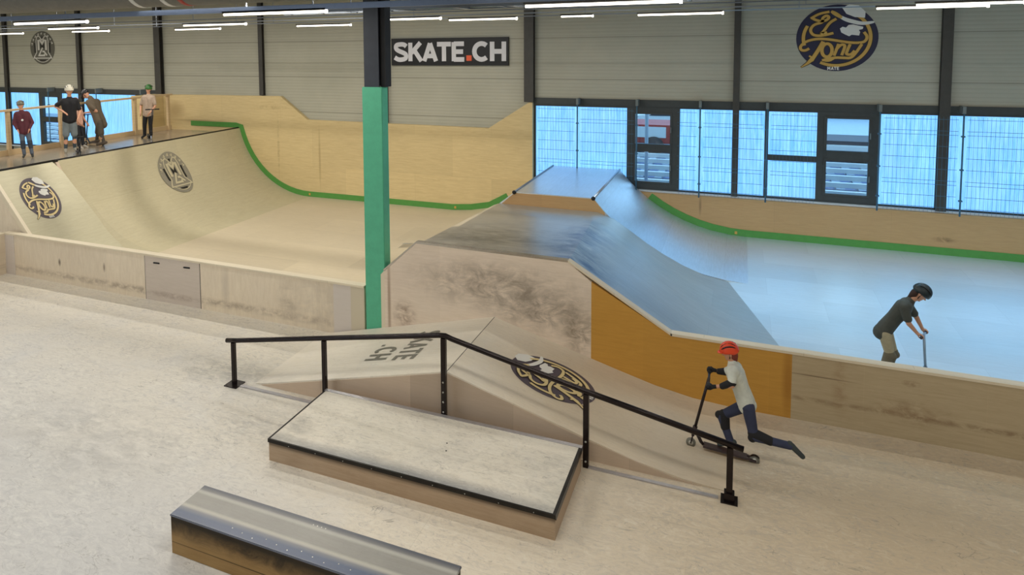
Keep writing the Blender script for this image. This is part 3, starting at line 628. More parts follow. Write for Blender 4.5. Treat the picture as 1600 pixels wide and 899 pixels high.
def L_(x, y): return ((x-584)/484, (430-y)/392)
def tony(name, label, fn, worn=False, parent=None):
    """round navy badge: gold script El Tony, white hat and moustache, small white word"""
    o = thing(name, label, 'logo') if parent is None else link(name, None, None, parent)
    navy = M['navy2'] if worn else M['navy']; gold = M['gold2'] if worn else M['gold']
    def lay(k): return lambda u, v: fn(u, v, .003+.0022*k)
    bm = bmesh.new(); disc(bm, lay(0), 1, 1); bmo('badge_disc', bm, navy, o, normals=False)
    paths = [
      (arcpts(0, .0, .815, .83, -118, 52, 40), .085), (arcpts(0, .0, .82, .80, 152, 196, 12), .085),
      (smoothpts([L_(*p) for p in [(900, 365), (945, 420), (915, 480), (830, 492), (700, 482), (500, 445), (350, 436), (220, 465), (150, 525), (160, 572), (215, 578), (262, 552)]]), .075),
      (smoothpts([L_(*p) for p in [(428, 470), (385, 550), (335, 630), (290, 700)]]), .10),
      ([L_(*p) for p in [(300, 680), (240, 735), (165, 780)]], .12),
      (smoothpts([L_(*p) for p in [(262, 640), (290, 655), (310, 685)]]), .05),
      ([(a, b) for a, b in arcpts(*L_(475, 575), .125, .20, 0, 360, 24)], .085),
      (smoothpts([L_(*p) for p in [(610, 500), (590, 560), (560, 640)]]), .075),
      (smoothpts([L_(*p) for p in [(580, 570), (640, 505), (690, 515), (670, 580), (650, 635)]]), .075),
      (smoothpts([L_(*p) for p in [(745, 505), (715, 575), (700, 625), (760, 630), (800, 580)]]), .075),
      (smoothpts([L_(*p) for p in [(880, 505), (820, 600), (760, 670), (680, 665), (560, 660), (420, 695)]]), .075),
      (smoothpts([L_(*p) for p in [(420, 690), (500, 705), (560, 670)]]), .06),
      (smoothpts([L_(*p) for p in [(275, 185), (350, 225), (440, 232), (495, 190), (460, 160), (405, 195), (420, 245), (310, 265), (262, 330), (300, 395), (400, 405), (545, 372)]]), .075),
      (smoothpts([L_(*p) for p in [(575, 205), (500, 245), (455, 310), (425, 355), (395, 375), (470, 365)]]), .075),
      (smoothpts([L_(*p) for p in [(270, 195), (370, 140), (490, 120)]]), .07)]
    bm = bmesh.new()
    for i, (p, w_) in enumerate(paths): strip(bm, p, w_+.045, lay(1), (lambda t: 1-.7*t) if i == 4 else None)
    bmo('script_shadow', bm, M['darkgold'], o, normals=False)
    bm = bmesh.new()
    for i, (p, w_) in enumerate(paths): strip(bm, p, w_, lay(2+.1*i), (lambda t: 1-.85*t) if i == 4 else None)
    bmo('gold_script', bm, gold, o, normals=False)
    bm = bmesh.new()
    poly(bm, [L_(*p) for p in [(640, 80), (720, 40), (830, 55), (910, 130), (905, 200), (790, 190), (690, 150)]], lay(3.5))
    strip(bm, smoothpts([L_(*p) for p in [(610, 175), (680, 215), (760, 240), (880, 270), (1015, 250)]]), .10, lay(3.6), lambda t: .35+1.3*math.sin(math.pi*min(1, t*1.0+.02))**.6*.6)
    poly(bm, [L_(*p) for p in [(620, 320), (650, 300), (690, 310), (720, 280), (770, 275), (890, 305), (885, 330), (840, 340), (855, 365), (845, 405), (760, 395), (730, 412), (680, 390), (635, 365)]], lay(3.7))
    bmo('white_hat', bm, M['hatwhite'], o, normals=False)
    bm = bmesh.new(); strip(bm, smoothpts([L_(*p) for p in [(510, 115), (570, 150), (640, 195)]]), .11, lay(3.9), lambda t: .4+.6*math.sin(math.pi*t)); bmo('gold_brim', bm, gold, o, normals=False)
    bm = bmesh.new(); s_ = .075
    lettering(bm, 'MATE', 0, s_*1.3, lambda u, v: lay(3)(u-.20, v-.965), .22, .08, 1.0); bmo('small_word', bm, M['hatwhite'], o, normals=False)
    return o
def badge(name, label, fn, worn=False, ry=1.18, parent=None):
    """grey oval badge with a shield made of angular letters"""
    o = thing(name, label, 'logo') if parent is None else link(name, None, None, parent)
    li = M['badge_light2'] if worn else M['badge_light']
    def lay(k): return lambda u, v: fn(u, v*ry, .003+.0022*k)
    bm = bmesh.new(); disc(bm, lay(0)); bmo('badge_disc', bm, M['badge_mid'] if worn else M['badge_grey'], o, normals=False)
    for marks in range(5):
      bm = bmesh.new()
      [lambda: poly(bm, [(-.16, .30), (0, .12), (.16, .30), (.16, -.05), (0, .05), (-.16, -.05)], lay(1)), lambda: strip(bm, [(-.62, .3), (-.60, -.3)], .12, lay(1)), lambda: strip(bm, [(.62, .3), (.60, -.3)], .12, lay(1)),
       lambda: poly(bm, [(-.28, -.72), (.28, -.72), (.2, -.82), (-.2, -.82)], lay(1)), lambda: poly(bm, [(-.09, .68), (.09, .68), (0, .52)], lay(1))][marks]()
      bmo('dark_mark', bm, M['badge_black'], o, normals=False)
    bm = bmesh.new()
    strip(bm, [(-.50, .40), (-.42, .66), (-.26, .72), (0, .46), (.26, .72), (.42, .66), (.50, .40), (.48, -.28), (.74, -.62), (-.74, -.62), (-.48, -.28), (-.50, .40)], .06, lay(2))
    for s in (-1, 1): strip(bm, [(s*.30, .48), (s*.30, -.14)], .15, lay(2.2))
    strip(bm, [(-.2, .50), (0, .26), (.2, .50)], .13, lay(2.3)); strip(bm, [(.02, .0), (-.30, -.46), (.16, -.46), (.16, -.36)], .10, lay(2.4)); strip(bm, [(.0, -.22), (.14, -.22), (.36, -.46)], .10, lay(2.5))
    for k in range(9):
        a = math.radians(150-k*15 if k < 4 else 110-k*10)
        a = math.radians(162-k*18); c_, s_ = math.cos(a), math.sin(a)
        strip(bm, [(c_*.80, s_*.80), (c_*.92, s_*.92)], .07, lay(2))
        strip(bm, [(c_*.80-s_*.07, s_*.80+c_*.07), (c_*.88-s_*.09, s_*.88+c_*.09)], .035, lay(2.1))
    strip(bm, arcpts(0, 0, .86, .86, 215, 325, 20), .04, lay(2)); bmo('pale_marks', bm, li, o, normals=False)
    return o
tony('wall_logo', 'big round navy and gold El Tony logo high on the back wall', lambda u, v, o: (2.08+u*.845, YW-.004-o, 4.97+v*.79))
badge('wall_badge', 'grey oval badge high on the back wall at far left', lambda u, v, o: (-25.2+u*.70, YW-.004-o, 4.98+v*.56))
def bankfn(u, v, o):
    t = V((-1.08, 0, 1.166)); t = V((-(15.2-14.32), 0, 1.93-.98)).normalized()
    n = V((t.z, 0, -t.x)); c = V((-14.785, 11.30, 1.4805))
    return c+V((0, .44*u, 0))+t*(.60*v)+n*(o+.002)
tony('ramp_logo', 'round navy and gold El Tony logo painted on the bank at far left', bankfn, True)
def qpfn(u, v, o):
    s = 2.77+.70*v/1.18; th = s/2.85; R = 2.85-o-.012
    return V((-12.7-R*math.sin(th), 15.95+.56*u, 2.85-R*math.cos(th)))
badge('ramp_badge', 'worn grey oval badge painted on the curved quarter pipe', qpfn, True)
def funfn(u, v, o):
    t = V((-3.30, 0, .75)); a = (rz-.26)/(-1.55-rx); d = V((-1, 0, a)).normalized(); n = V((a, 0, 1)).normalized()
    c = V((-2.21, 9.24, rz-a*(-2.21-rx)))
    return c+V((0, .48*u, 0))+d*(.59*v)+n*(o+.001)
tony('ramp_logo', 'round El Tony logo on the jump box, seen upside down behind the rail', funfn, True)
kick = thing('painted_lettering', 'grey SKATE.CH stencil lettering on the rising side of the jump box', 'lettering')
def kickfn(u, v):
    a = rz/(rx-(LX+.2)); a = (rz-.04)/(rx-LX-.2); d = V((1, 0, a)).normalized(); n = V((-a, 0, 1)).normalized()
    c = V((-4.42, 9.86, .04+a*(-4.42-LX-.2)))
    return c+V((0, -u, 0))+d*v+n*.004
bm = bmesh.new(); lettering(bm, 'SKATE', 0, .36, kickfn, .17, .06, .85); bmo('word', bm, M['paintgrey'], kick, normals=False)
bm = bmesh.new(); poly(bm, [(.42, -.48), (.48, -.48), (.48, -.42), (.42, -.42)], kickfn); lettering(bm, 'CH', .53, .36, lambda u, v: kickfn(u, v-.48), .17, .06, .9); bmo('word', bm, M['paintgrey'], kick, normals=False)

# ------------------------------------------------------------------ window guard mesh
def guard(x0, x1, label, z0=1.0, z1=3.3):
    o = thing('hanging_mesh_guard', label, 'wire guard', 'wire mesh guards hanging in front of the windows'); y = YW-.30
    bm = bmesh.new(); n = max(2, int((x1-x0)/.075))
    for k in range(1, n):
        if k % 1 == 0: box(bm, x0+(x1-x0)*k/n-.002, x0+(x1-x0)*k/n+.002, y-.002, y+.002, z0, z1-.12)
    bmo('upright_wires', bm, M['wire'], o)['kind'] = 'stuff'
    bm = bmesh.new(); z = z0+.12; k = 0
    while z < z1-.1:
        box(bm, x0+.03, x1-.03, y-.004, y+.004, z-.004, z+.004); z += (.09 if k % 5 == 2 else .26); k += 1
    bmo('cross_wires', bm, M['wire'], o)['kind'] = 'stuff'
def mpost(x, label, z0=.95):
    o = thing('hanging_guard_post', label, 'post', 'thin posts holding the window mesh')
    tubeo('pole', [(x, YW-.33, z0), (x, YW-.33, 3.38)], .018, M['meshpost'] if False else M['wire'], o, 8)
    for z in (1.3, 2.0, 2.75): boxo('clamp', x-.035, x+.035, YW-.36, YW-.29, z-.015, z+.015, M['wire'], o)
    boxo('bracket', x-.03, x+.03, YW-.36, YW-.03, 3.26, 3.42, M['meshpost'], o)
PX = [-3.97, -2.42, -.88, .64, 2.965, 4.53, 7.2]
wl = ['left of the first clear window', 'across the first clear window', 'right of the first clear window', 'left of the second clear window', 'right of the second clear window', 'nearest the right edge of the picture', 'just past the right edge']
for x, l in zip(PX, wl): mpost(x, 'thin blue grey post of the window mesh, '+l)
edges = [-5.15]+PX
gl = ['wire mesh guard at the left end of the windows, above the spine ramp', 'wire mesh guard just left of the first clear window', None, 'wire mesh guard around the thin wall column', None, 'wire mesh guard just right of the second clear window', 'wire mesh guard at the right edge of the picture']
for i, l in enumerate(gl):
    if l: guard(edges[i]+.05, edges[i+1]-.05, l)
guard(-1.45, -.93, 'narrow wire mesh guard just right of the first clear window'); guard(.70, 1.75, 'wire mesh guard over the pane left of the second clear window')
for x, l in ((-24.6, 'thin blue grey mesh post behind the rider in the black vest'), (-22.0, 'thin blue grey mesh post right of the bending rider'), (-19.75, 'thin blue grey mesh post beside the green helmet rider')): mpost(x, l)

# ------------------------------------------------------------------ lamps, trunking, duct
ZL = 5.47
LG = 'white tube lamps hanging in rows'
def lampo(x0, x1, y, label, z=ZL):
    o = thing('pendant_tube_lamp', label, 'lamp', LG)
    tubeo('tube', [(x0, y, z), (x1, y, z)], .019 if y < 10 else .016, M['lamp'], o, 10)
    boxo('housing', x0-.02, x1+.02, y-.03, y+.03, z+.024, z+.05, M['steel_col'], o)
    tubeo('end_cap', [(x1, y, z), (x1+.03, y, z)], .03, M['lamp'], o, 10)
def lampp(a, b, y, label, z=None):
    p, q = at(a[0], a[1], y), at(b[0], b[1], y); zz = (p.z+q.z)/2; lampo(p.x, q.x, y, label, zz); return zz
D = []
z9 = lampp((821, 10), (1062, 2.1), 9.1, 'long bright tube lamp right of the wide column, top centre')
lampp((350, 22), (508, 19), 9.1, 'long bright tube lamp under the blue grey trunking, left of the green post')
lampp((23, 37.5), (135, 34), 9.1, 'brightest tube lamp at the top left corner')
lampp((76, 46), (152, 43), 12.4, 'tube lamp above the grey round badge, middle one of three')
lampp((113, 50), (169, 48.3), 15.4, 'short tube lamp right of the grey round badge')
lampp((-20, 54), (35, 52), 15.4, 'tube lamp cut by the left edge of the picture')
lampp((274, 46.5), (343, 44.8), 15.4, 'lower short tube lamp between the two left wall columns')
lampp((287, 39.6), (383, 37.9), 12.4, 'upper tube lamp between the two left wall columns')
lampp((464, 41), (547, 38.8), 15.4, 'short tube lamp just left of the green post')
lampp((600, 31.5), (687, 28), 12.4, 'tube lamp just right of the green post')
lampp((702, 32), (806, 28.6), 13.9, 'tube lamp above the black sign')
lampp((997, 24), (1128, 20), 13.9, 'tube lamp above the first clear window')
lampp((1370, 13.4), (1542, 9), 13.9, 'lower tube lamp at the top right corner')
lampp((1432, 8.7), (1600, 2.6), 12.4, 'upper tube lamp at the top right corner')
lampp((877, 26), (925, 24.8), 15.4, 'faint short tube lamp left of the middle top')
tn = ['nearest', 'second', 'third', 'farthest']
for i, y in enumerate((9.1, 12.4, 13.9, 15.4)):
    o = tag(link('cable_trunking', None), 'long grey cable trunking carrying lamps under the roof, %s row from the camera' % tn[i], 'trunking', 'cable trunking rows')
    zt = {9.1: 5.545, 12.4: 5.56, 13.9: 5.55, 15.4: 5.54}[y]; h = {9.1: .085, 12.4: .02, 13.9: .02, 15.4: .02}[y]
    boxo('trunk', -29, 11, y-.03, y+.03, zt-h/2, zt+h/2, M['bluetray'] if y == 9.1 else M['tray'], o)
    bm = bmesh.new()
    for x in range(-27, 12, 4): box(bm, x-.006, x+.006, y-.006, y+.006, zt+h/2, 7.6)
    bmo('hanger_rods', bm, M['tray'], o)
du = thing('air_duct', 'large grey round air duct across the top left', 'duct')
tubeo('duct_body', [(-29, 8.5, 6.02), (-3.0, 8.5, 6.02)], .42, M['duct'], du, 32)
for x, mm in ((-8.55, M['white']), (-7.95, M['white']), (-7.62, M['red'])): tubeo('marker_band', [(x, 8.5, 6.02), (x+.09, 8.5, 6.02)], .424, mm, du, 32)
for x in (-20, -13, -6): boxo('hanger', x-.02, x+.02, 8.48, 8.52, 6.4, 7.6, M['tray'], du)
ct = thing('cable_tray', 'grey cable tray with teal casings hanging at the top centre', 'cable tray')
for y in (12.2, 13.0): boxo('tray_rail', -9, 3.5, y-.02, y+.02, 5.62, 5.68, M['tray'], ct)
for k in range(16): boxo('tray_rung', -8.8+k*.8, -8.76+k*.8, 12.2, 13.0, 5.63, 5.65, M['tray'], ct)
for x0, x1 in ((-5.65, -4.95), (-4.6, -3.95)): boxo('teal_casing', x0, x1, 12.3, 12.9, 5.64, 5.86, M['teal'], ct, .01)
for x in (-5.9, -4.75, -3.7): boxo('bracket', x-.05, x+.05, 12.25, 12.95, 5.62, 5.8, M['tray'], ct)
for x in (-8, -3.3, 2): boxo('hanger', x-.01, x+.01, 12.58, 12.6, 5.65, 7.6, M['tray'], ct)

def area(x, y, z, sx, sy, e, col, rot=(0, 0, 0)):
    l = bpy.data.lights.new('area_light', 'AREA'); l.shape = 'RECTANGLE'; l.size = sx; l.size_y = sy; l.energy = e; l.color = col
    o = bpy.data.objects.new('area_light', l); C.objects.link(o); o.location = (x, y, z); o.rotation_euler = rot; return o
WARM = (1, .95, .86)
# rows of the hall's tube lamps that hang above the frame
for y in (-3, 1.0, 5.0):
    for x in (-22, -15, -8, -2, 4, 9, 16): area(x, y, 5.75, 3.6, .12, (95 if x < 1 else 66) if y > 4 else (32 if x > -10 else 16), WARM)
for x in (-26, -20, -14, -8, -2, 4, 9): area(x, 9.1, 5.66, 2.4, .08, (150 if x == -8 else 120) if x < -3 else 48, WARM)
for y in (12.6, 15.6):
    for x in (-26, -20, -14, -8): area(x, y, 6.3, 3.0, .12, 100, WARM)
    for x in (-2, 4, 9): area(x, y, 6.3, 3.0, .12, 34, WARM)
# added unseen blue light above the frame, brightens the floor by the windows
area(5.5, 15.2, 7.5, 15, 2.2, 320, (.34, .72, 1)).data.spread = math.radians(84)
# daylight from the windows of the wall behind the viewer, towards the left
area(-16, -7.8, 3.6, 9, 3.0, 330, (.62, .80, 1), (math.radians(80), 0, 0))

# ------------------------------------------------------------------ people and scooters
def ball(bm, c, r, sc=(1, 1, 1), basis=None, seg=16):
    mt = Matrix.Translation(V(c)) @ (basis.to_4x4() if basis else Matrix.Identity(4)) @ Matrix.Diagonal((r*sc[0], r*sc[1], r*sc[2], 1))
    sphere_mesh(bm, mt, seg)
def sphere_mesh(bm, mt, seg):
    n = seg//2+1; rings = []
    t = bm.verts.new(mt @ V((0, 0, 1))); u = bm.verts.new(mt @ V((0, 0, -1)))
    for i in range(1, n):
        a = math.pi*i/n; rings.append([bm.verts.new(mt @ V((math.sin(a)*math.cos(2*math.pi*k/seg), math.sin(a)*math.sin(2*math.pi*k/seg), math.cos(a)))) for k in range(seg)])
    for k in range(seg):
        j = (k+1) % seg; bm.faces.new((t, rings[0][k], rings[0][j])); bm.faces.new((u, rings[-1][j], rings[-1][k]))
        for p, q in zip(rings, rings[1:]): bm.faces.new((p[k], q[k], q[j], p[j]))
def caps(bm, a, b, ra, rb, seg=14):
    a, b = V(a), V(b); d = b-a; L = d.length
    if L < 1e-5: return ball(bm, a, ra)
    q = d.to_track_quat('Z', 'Y').to_matrix()
    r1 = [bm.verts.new(a+q @ V((math.cos(2*math.pi*k/seg), math.sin(2*math.pi*k/seg), 0))*ra) for k in range(seg)]
    r2 = [bm.verts.new(b+q @ V((math.cos(2*math.pi*k/seg), math.sin(2*math.pi*k/seg), 0))*rb) for k in range(seg)]
    for k in range(seg): bm.faces.new((r1[k], r1[(k+1) % seg], r2[(k+1) % seg], r2[k]))
    bm.faces.new(r1[::-1]); bm.faces.new(r2)
    ball(bm, a, ra*1.0, seg=seg); ball(bm, b, rb*1.0, seg=seg)
def chain(bm, pts, rs):
    for (p, q), (r, s) in zip(zip(pts, pts[1:]), zip(rs, rs[1:])): caps(bm, p, q, r, s)
ORG = []
def organic(name, bm, mat, parent, vox=.012, it=3):
    """merge the overlapping volumes into one continuous smooth skin"""
    me = bpy.data.meshes.new(name); bm.to_mesh(me); bm.free()
    o = bpy.data.objects.new(name, me); C.objects.link(o)
    r = o.modifiers.new('r', 'REMESH'); r.mode = 'VOXEL'; r.voxel_size = vox; r.use_smooth_shade = True
    k = o.modifiers.new('s', 'SMOOTH'); k.iterations = it; k.factor = .5
    o.parent = parent; ORG.append((o, mat))
    return o
SK = plain('skin', srgb(206, 152, 122), .5, noise=.05)
def cloth(name, col): return plain(name, srgb(*col), .8, noise=.12)
def hand(bm, w, d, nrm, k, bar=None, axis=None):
    """palm with four fingers and a thumb; closes round a bar when one is given"""
    d = V(d).normalized()
    if bar is not None:
        bar = V(bar); ax = V(axis).normalized(); back = (w-bar); back -= ax*back.dot(ax); back.normalize(); up = ax.cross(back).normalized()
        if up.z < 0: up = -up
        R = .026*k; kn = bar+back*R*1.1+up*R*1.0
        caps(bm, w, bar+back*.05*k, .022*k, .026*k)
        for j in (-1.5, -.5, .5, 1.5):
            caps(bm, bar+back*.05*k+ax*j*.014*k, kn+ax*j*.019*k, .014*k, .011*k)
            P = [bar+ax*j*.019*k+(back*math.cos(t)+up*math.sin(t))*R for t in (math.radians(50), math.radians(110), math.radians(175), math.radians(235))]
            ln = (1.0, 1.0, .98, .85)[int(j+1.5)]
            chain(bm, P[:3]+[P[2].lerp(P[3], ln)], [.0105*k, .0095*k, .0085*k, .0078*k])
        chain(bm, [bar+back*.055*k-ax*.03*k, bar+back*.02*k-up*R*.9-ax*.026*k, bar-back*.016*k-up*R-ax*.012*k], [.012*k, .010*k, .009*k])
        return
    n = V(nrm).normalized(); s = d.cross(n).normalized()
    pc = w+d*.045*k
    caps(bm, w, pc, .020*k, .026*k)
    for j, L in zip((-1.5, -.5, .5, 1.5), (.060, .074, .078, .068)):
        b = w+d*.080*k+s*j*.018*k; caps(bm, w+d*.02*k+s*j*.010*k, b, .015*k, .011*k)
        c1 = b+(d*.85+n*.4).normalized()*L*.45*k; c2 = c1+(d*.6+n*.75).normalized()*L*.35*k; c3 = c2+(d*.2+n*.95).normalized()*L*.25*k
        chain(bm, [b, c1, c2, c3], [.0105*k, .0095*k, .0085*k, .0075*k])
    t0 = w+d*.03*k+s*.022*k; t1 = t0+(d*.6+s*.7).normalized()*.035*k; t2 = t1+(d*.9+n*.4).normalized()*.028*k
    chain(bm, [t0, t1, t2], [.013*k, .011*k, .009*k])
def person(label, J, F, k, cols, vox=.011, bars=None, helmet=(40, 44, 46), helmet2=None, sleeves='short', legs='long', pads=False, hair=None, gloves=None, shoe=(40, 40, 44), shirtlen=0, visor=True, print_=None, elbowpads=False):
    """J: joints in room coordinates. F: where the face looks. k: size factor of the body (1 = adult)"""
    o = thing('person', label, 'person')
    J = {a: V(b) for a, b in J.items()}; F = V(F).normalized()
    up = (J['head']-J['neck']).normalized(); Fh = (F-up*F.dot(up)).normalized(); S = Fh.cross(up)
    basis = Matrix((S, Fh, up)).transposed()
    hc = J['head']; r = .095*k*1.05
    bm = bmesh.new()
    ball(bm, hc+up*.012*k, r, (.80, .98, 1.12), basis); ball(bm, hc-up*.055*k+Fh*.022*k, .058*k, (.95, 1.0, 1.0), basis)
    caps(bm, hc+Fh*.088*k+up*.004*k, hc+Fh*.106*k-up*.022*k, .010*k, .014*k)          # nose
    caps(bm, hc+Fh*.076*k-up*.056*k-S*.02*k, hc+Fh*.076*k-up*.056*k+S*.02*k, .010*k, .010*k)  # lips
    caps(bm, hc+Fh*.060*k-up*.088*k, hc+Fh*.066*k-up*.088*k, .022*k, .02*k)            # chin
    for s in (-1, 1): ball(bm, hc+S*s*.078*k-up*.006*k, .03*k, (.35, .7, 1), basis)      # ears
    caps(bm, hc-up*.06*k, J['neck'], .050*k, .056*k)
    ch = (J['shL']+J['shR'])/2; pe = J['pelvis']; sp = J['neck'].lerp(pe, .5)
    sx = (J['shR']-J['shL']); sx = sx.normalized() if sx.length > 1e-4 else V((1, 0, 0))
    def torso(b, g):
        caps(b, J['shL'].lerp(ch, .25), J['shR'].lerp(ch, .25), .075*k+g, .075*k+g)
        for s in (-1, 1):
            a = ch+sx*s*.085*k-(ch-pe)*.12; m_ = ch.lerp(pe, .55)+sx*s*.06*k; q = pe+sx*s*.065*k
            caps(b, a, m_, .098*k+g, .085*k+g); caps(b, m_, q, .085*k+g, .095*k+g)
        caps(b, J['neck'], ch, .055*k+g*.6, .08*k+g)
    torso(bm, 0)
    for s in 'LR':
        caps(bm, J['sh'+s], J['el'+s], .050*k, .038*k); caps(bm, J['el'+s], J['wr'+s], .038*k, .024*k)
        d = (J['wr'+s]-J['el'+s]); b = bars.get(s) if bars else None
        if b is not None: hand(bm, J['wr'+s], d, None, k, b[0], b[1])
        else: hand(bm, J['wr'+s], d, (F*.5+V((0, 0, -.5))), k)
        caps(bm, J['hip'+s], J['kn'+s], .078*k, .052*k); caps(bm, J['kn'+s], J['an'+s].lerp(J['kn'+s], .55), .050*k, .052*k); caps(bm, J['an'+s].lerp(J['kn'+s], .55), J['an'+s], .052*k, .034*k)
        chain(bm, [J['an'+s], J['toe'+s]], [.034*k, .026*k])
    organic('body', bm, SK, o, vox)
    # eyes
    for s in (-1, 1):
        b = bmesh.new(); ball(b, hc+Fh*.083*k+S*s*.032*k+up*.012*k, .011*k, seg=10); bmo('eye', b, M['dark'], o, True)
    # shirt
    b = bmesh.new(); torso(b, .024*k)
    hem = pe-(ch-pe).normalized()*(.02+shirtlen)*k
    for s in (-1, 1): caps(b, pe+sx*s*.065*k, hem+sx*s*.06*k, .113*k, .122*k)
    for s in 'LR':
        e = J['el'+s] if sleeves != 'none' else J['sh'+s]
        f = {'short': .72, 'long': 1.0, 'none': 0}[sleeves]
        if f: caps(b, J['sh'+s], J['sh'+s].lerp(e, f), .066*k, .062*k)
        if sleeves == 'long': caps(b, J['el'+s], J['el'+s].lerp(J['wr'+s], .85), .052*k, .038*k)
    organic('shirt', b, cloth('shirt', cols[0]), o, vox)
    if print_:
        b = bmesh.new(); ball(b, ch.lerp(pe, .35)+F*.118*k, .035*k, (1, .25, 1), basis, 12); bmo('shirt_print', b, M['white'], o, True)
    # trousers
    b = bmesh.new(); caps(b, pe+sx*.05*k, pe-sx*.05*k, .105*k, .105*k)
    for s in 'LR':
        caps(b, pe, J['hip'+s], .1*k, .094*k)
        if legs == 'shorts': caps(b, J['hip'+s], J['hip'+s].lerp(J['kn'+s], .92), .094*k, .088*k)
        else:
            caps(b, J['hip'+s], J['kn'+s], .092*k, .066*k); caps(b, J['kn'+s], J['an'+s].lerp(J['kn'+s], .06), .064*k, .055*k)
    organic('shorts' if legs == 'shorts' else 'trousers', b, cloth('trousers', cols[1]), o, vox)
    if legs == 'shorts' and len(cols) > 2:
        for s in 'LR':
            b = bmesh.new(); caps(b, J['kn'+s].lerp(J['hip'+s], .05), J['an'+s], .058*k, .042*k); organic('legging', b, cloth('legging', cols[2]), o, vox)
    for s in 'LR':
        b = bmesh.new(); t = (J['toe'+s]-J['an'+s]); caps(b, J['an'+s]-t*.25, J['toe'+s], .044*k, .036*k); caps(b, J['an'+s]+(J['kn'+s]-J['an'+s]).normalized()*.02, J['an'+s], .044*k, .046*k)
        organic('shoe', b, cloth('shoe', shoe), o, vox)
        if pads:
            b = bmesh.new(); kf = (J['kn'+s]-J['hip'+s].lerp(J['an'+s], .5)); kf = kf.normalized() if kf.length > .02 else F
            caps(b, J['kn'+s]+(J['hip'+s]-J['kn'+s])*.12, J['kn'+s]+(J['an'+s]-J['kn'+s])*.42, .078*k, .068*k); ball(b, J['kn'+s]+kf*.03*k, .062*k)
            organic('knee_pad', b, cloth('pad', pads if isinstance(pads, tuple) else (28, 28, 32)), o, vox)
        if elbowpads:
            b = bmesh.new(); caps(b, J['el'+s].lerp(J['sh'+s], .22), J['el'+s].lerp(J['wr'+s], .55), .060*k, .046*k)
            organic('elbow_pad', b, cloth('pad', (28, 28, 32)), o, vox)
        if gloves:
            b = bmesh.new(); q = bars[s][0] if bars and bars.get(s) else J['wr'+s]+(J['wr'+s]-J['el'+s]).normalized()*.06*k
            caps(b, J['wr'+s].lerp(J['el'+s], .08), J['wr'+s], .030*k, .031*k)
            if bars and bars.get(s):
                ax_ = V(bars[s][1]).normalized(); bk = J['wr'+s]-V(q); bk -= ax_*bk.dot(ax_); bk.normalize(); u_ = ax_.cross(bk).normalized(); u_ = -u_ if u_.z < 0 else u_
                caps(b, J['wr'+s], V(q)+bk*.05*k, .029*k, .033*k)
                for j in (-1.5, -.5, .5, 1.5):
                    caps(b, V(q)+bk*.05*k+ax_*j*.016*k, V(q)+bk*.03*k+u_*.026*k+ax_*j*.020*k, .019*k, .016*k)
                    chain(b, [V(q)+ax_*j*.021*k+(bk*math.cos(t_)+u_*math.sin(t_))*.028*k for t_ in (.9, 1.9, 3.0, 4.0)], [.0155*k, .0145*k, .0135*k, .0125*k])
                chain(b, [V(q)+bk*.055*k-ax_*.03*k, V(q)+bk*.02*k-u_*.026*k-ax_*.028*k, V(q)-bk*.016*k-u_*.027*k-ax_*.014*k], [.017*k, .015*k, .014*k])
            organic('glove', b, cloth('glove', gloves), o, vox)
    if helmet:
        b = bmesh.new(); bmesh.ops.create_uvsphere(b, u_segments=28, v_segments=16, radius=1)
        for v in b.verts:
            z = v.co.z
            if z < -.12: v.co.z = -.12-(-.12-z)*(.22 if v.co.y > -.2 else .55); v.co.x *= 1.0; 
        mt = Matrix.Translation(hc+up*.035*k-Fh*.008*k) @ basis.to_4x4() @ Matrix.Diagonal((.098*k*1.14, .118*k*1.14, .108*k*1.24, 1))
        bmesh.ops.transform(b, matrix=mt, verts=b.verts)
        he = bmo('helmet', b, plain('helmet', srgb(*helmet), .35, noise=.05), o, True)
        b = bmesh.new(); rim = []
        if visor:
            for i in range(13):
                a = math.radians(40+100*i/12); pin = hc+up*.045*k+(S*math.cos(a)*.105+Fh*math.sin(a)*.125)*k; po = hc+up*.035*k+(S*math.cos(a)*.115+Fh*math.sin(a)*.165)*k
                rim.append((b.verts.new(pin), b.verts.new(po), b.verts.new(po-up*.008*k), b.verts.new(pin-up*.01*k)))
            for p, q in zip(rim, rim[1:]):
                for i in range(4): b.faces.new((p[i], p[(i+1) % 4], q[(i+1) % 4], q[i]))
            b.faces.new(rim[0]); b.faces.new(rim[-1][::-1])
            bmo('visor', b, plain('visor', srgb(*helmet), .4), he, True)
        else: b.free()
        for i in range(5):
            b = bmesh.new(); x = (i-2)*.040
            P = [hc+up*.035*k-Fh*.008*k+basis @ V((x*1.15, .132*math.sin(t)*.99, .121*math.cos(t)*1.0*math.sqrt(max(.2, 1-(x/.11)**2))))*k for t in (-.9, -.55, -.2, .2, .55, .85)]
            tube(b, P, [.004*k, .009*k, .010*k, .010*k, .009*k, .004*k], 6); bmo('vent', b, M['dark'] if not helmet2 else plain('vent', srgb(*helmet2), .5), he, True)
        b = bmesh.new(); tube(b, [hc+S*.085*k+up*.01*k, hc+S*.075*k-up*.055*k+Fh*.01*k, hc-up*.112*k+Fh*.05*k, hc-S*.075*k-up*.055*k+Fh*.01*k, hc-S*.085*k+up*.01*k], .006*k, 6); bmo('chin_strap', b, M['dark'], he, True)
    if hair:
        b = bmesh.new(); ball(b, hc-Fh*.045*k-up*.03*k, .078*k, (1, .8, 1.25), basis); caps(b, hc-Fh*.05*k-up*.07*k, J['neck']-Fh*.03*k, .05*k, .03*k)
        organic('hair', b, cloth('hair', hair), o, vox)
    return o
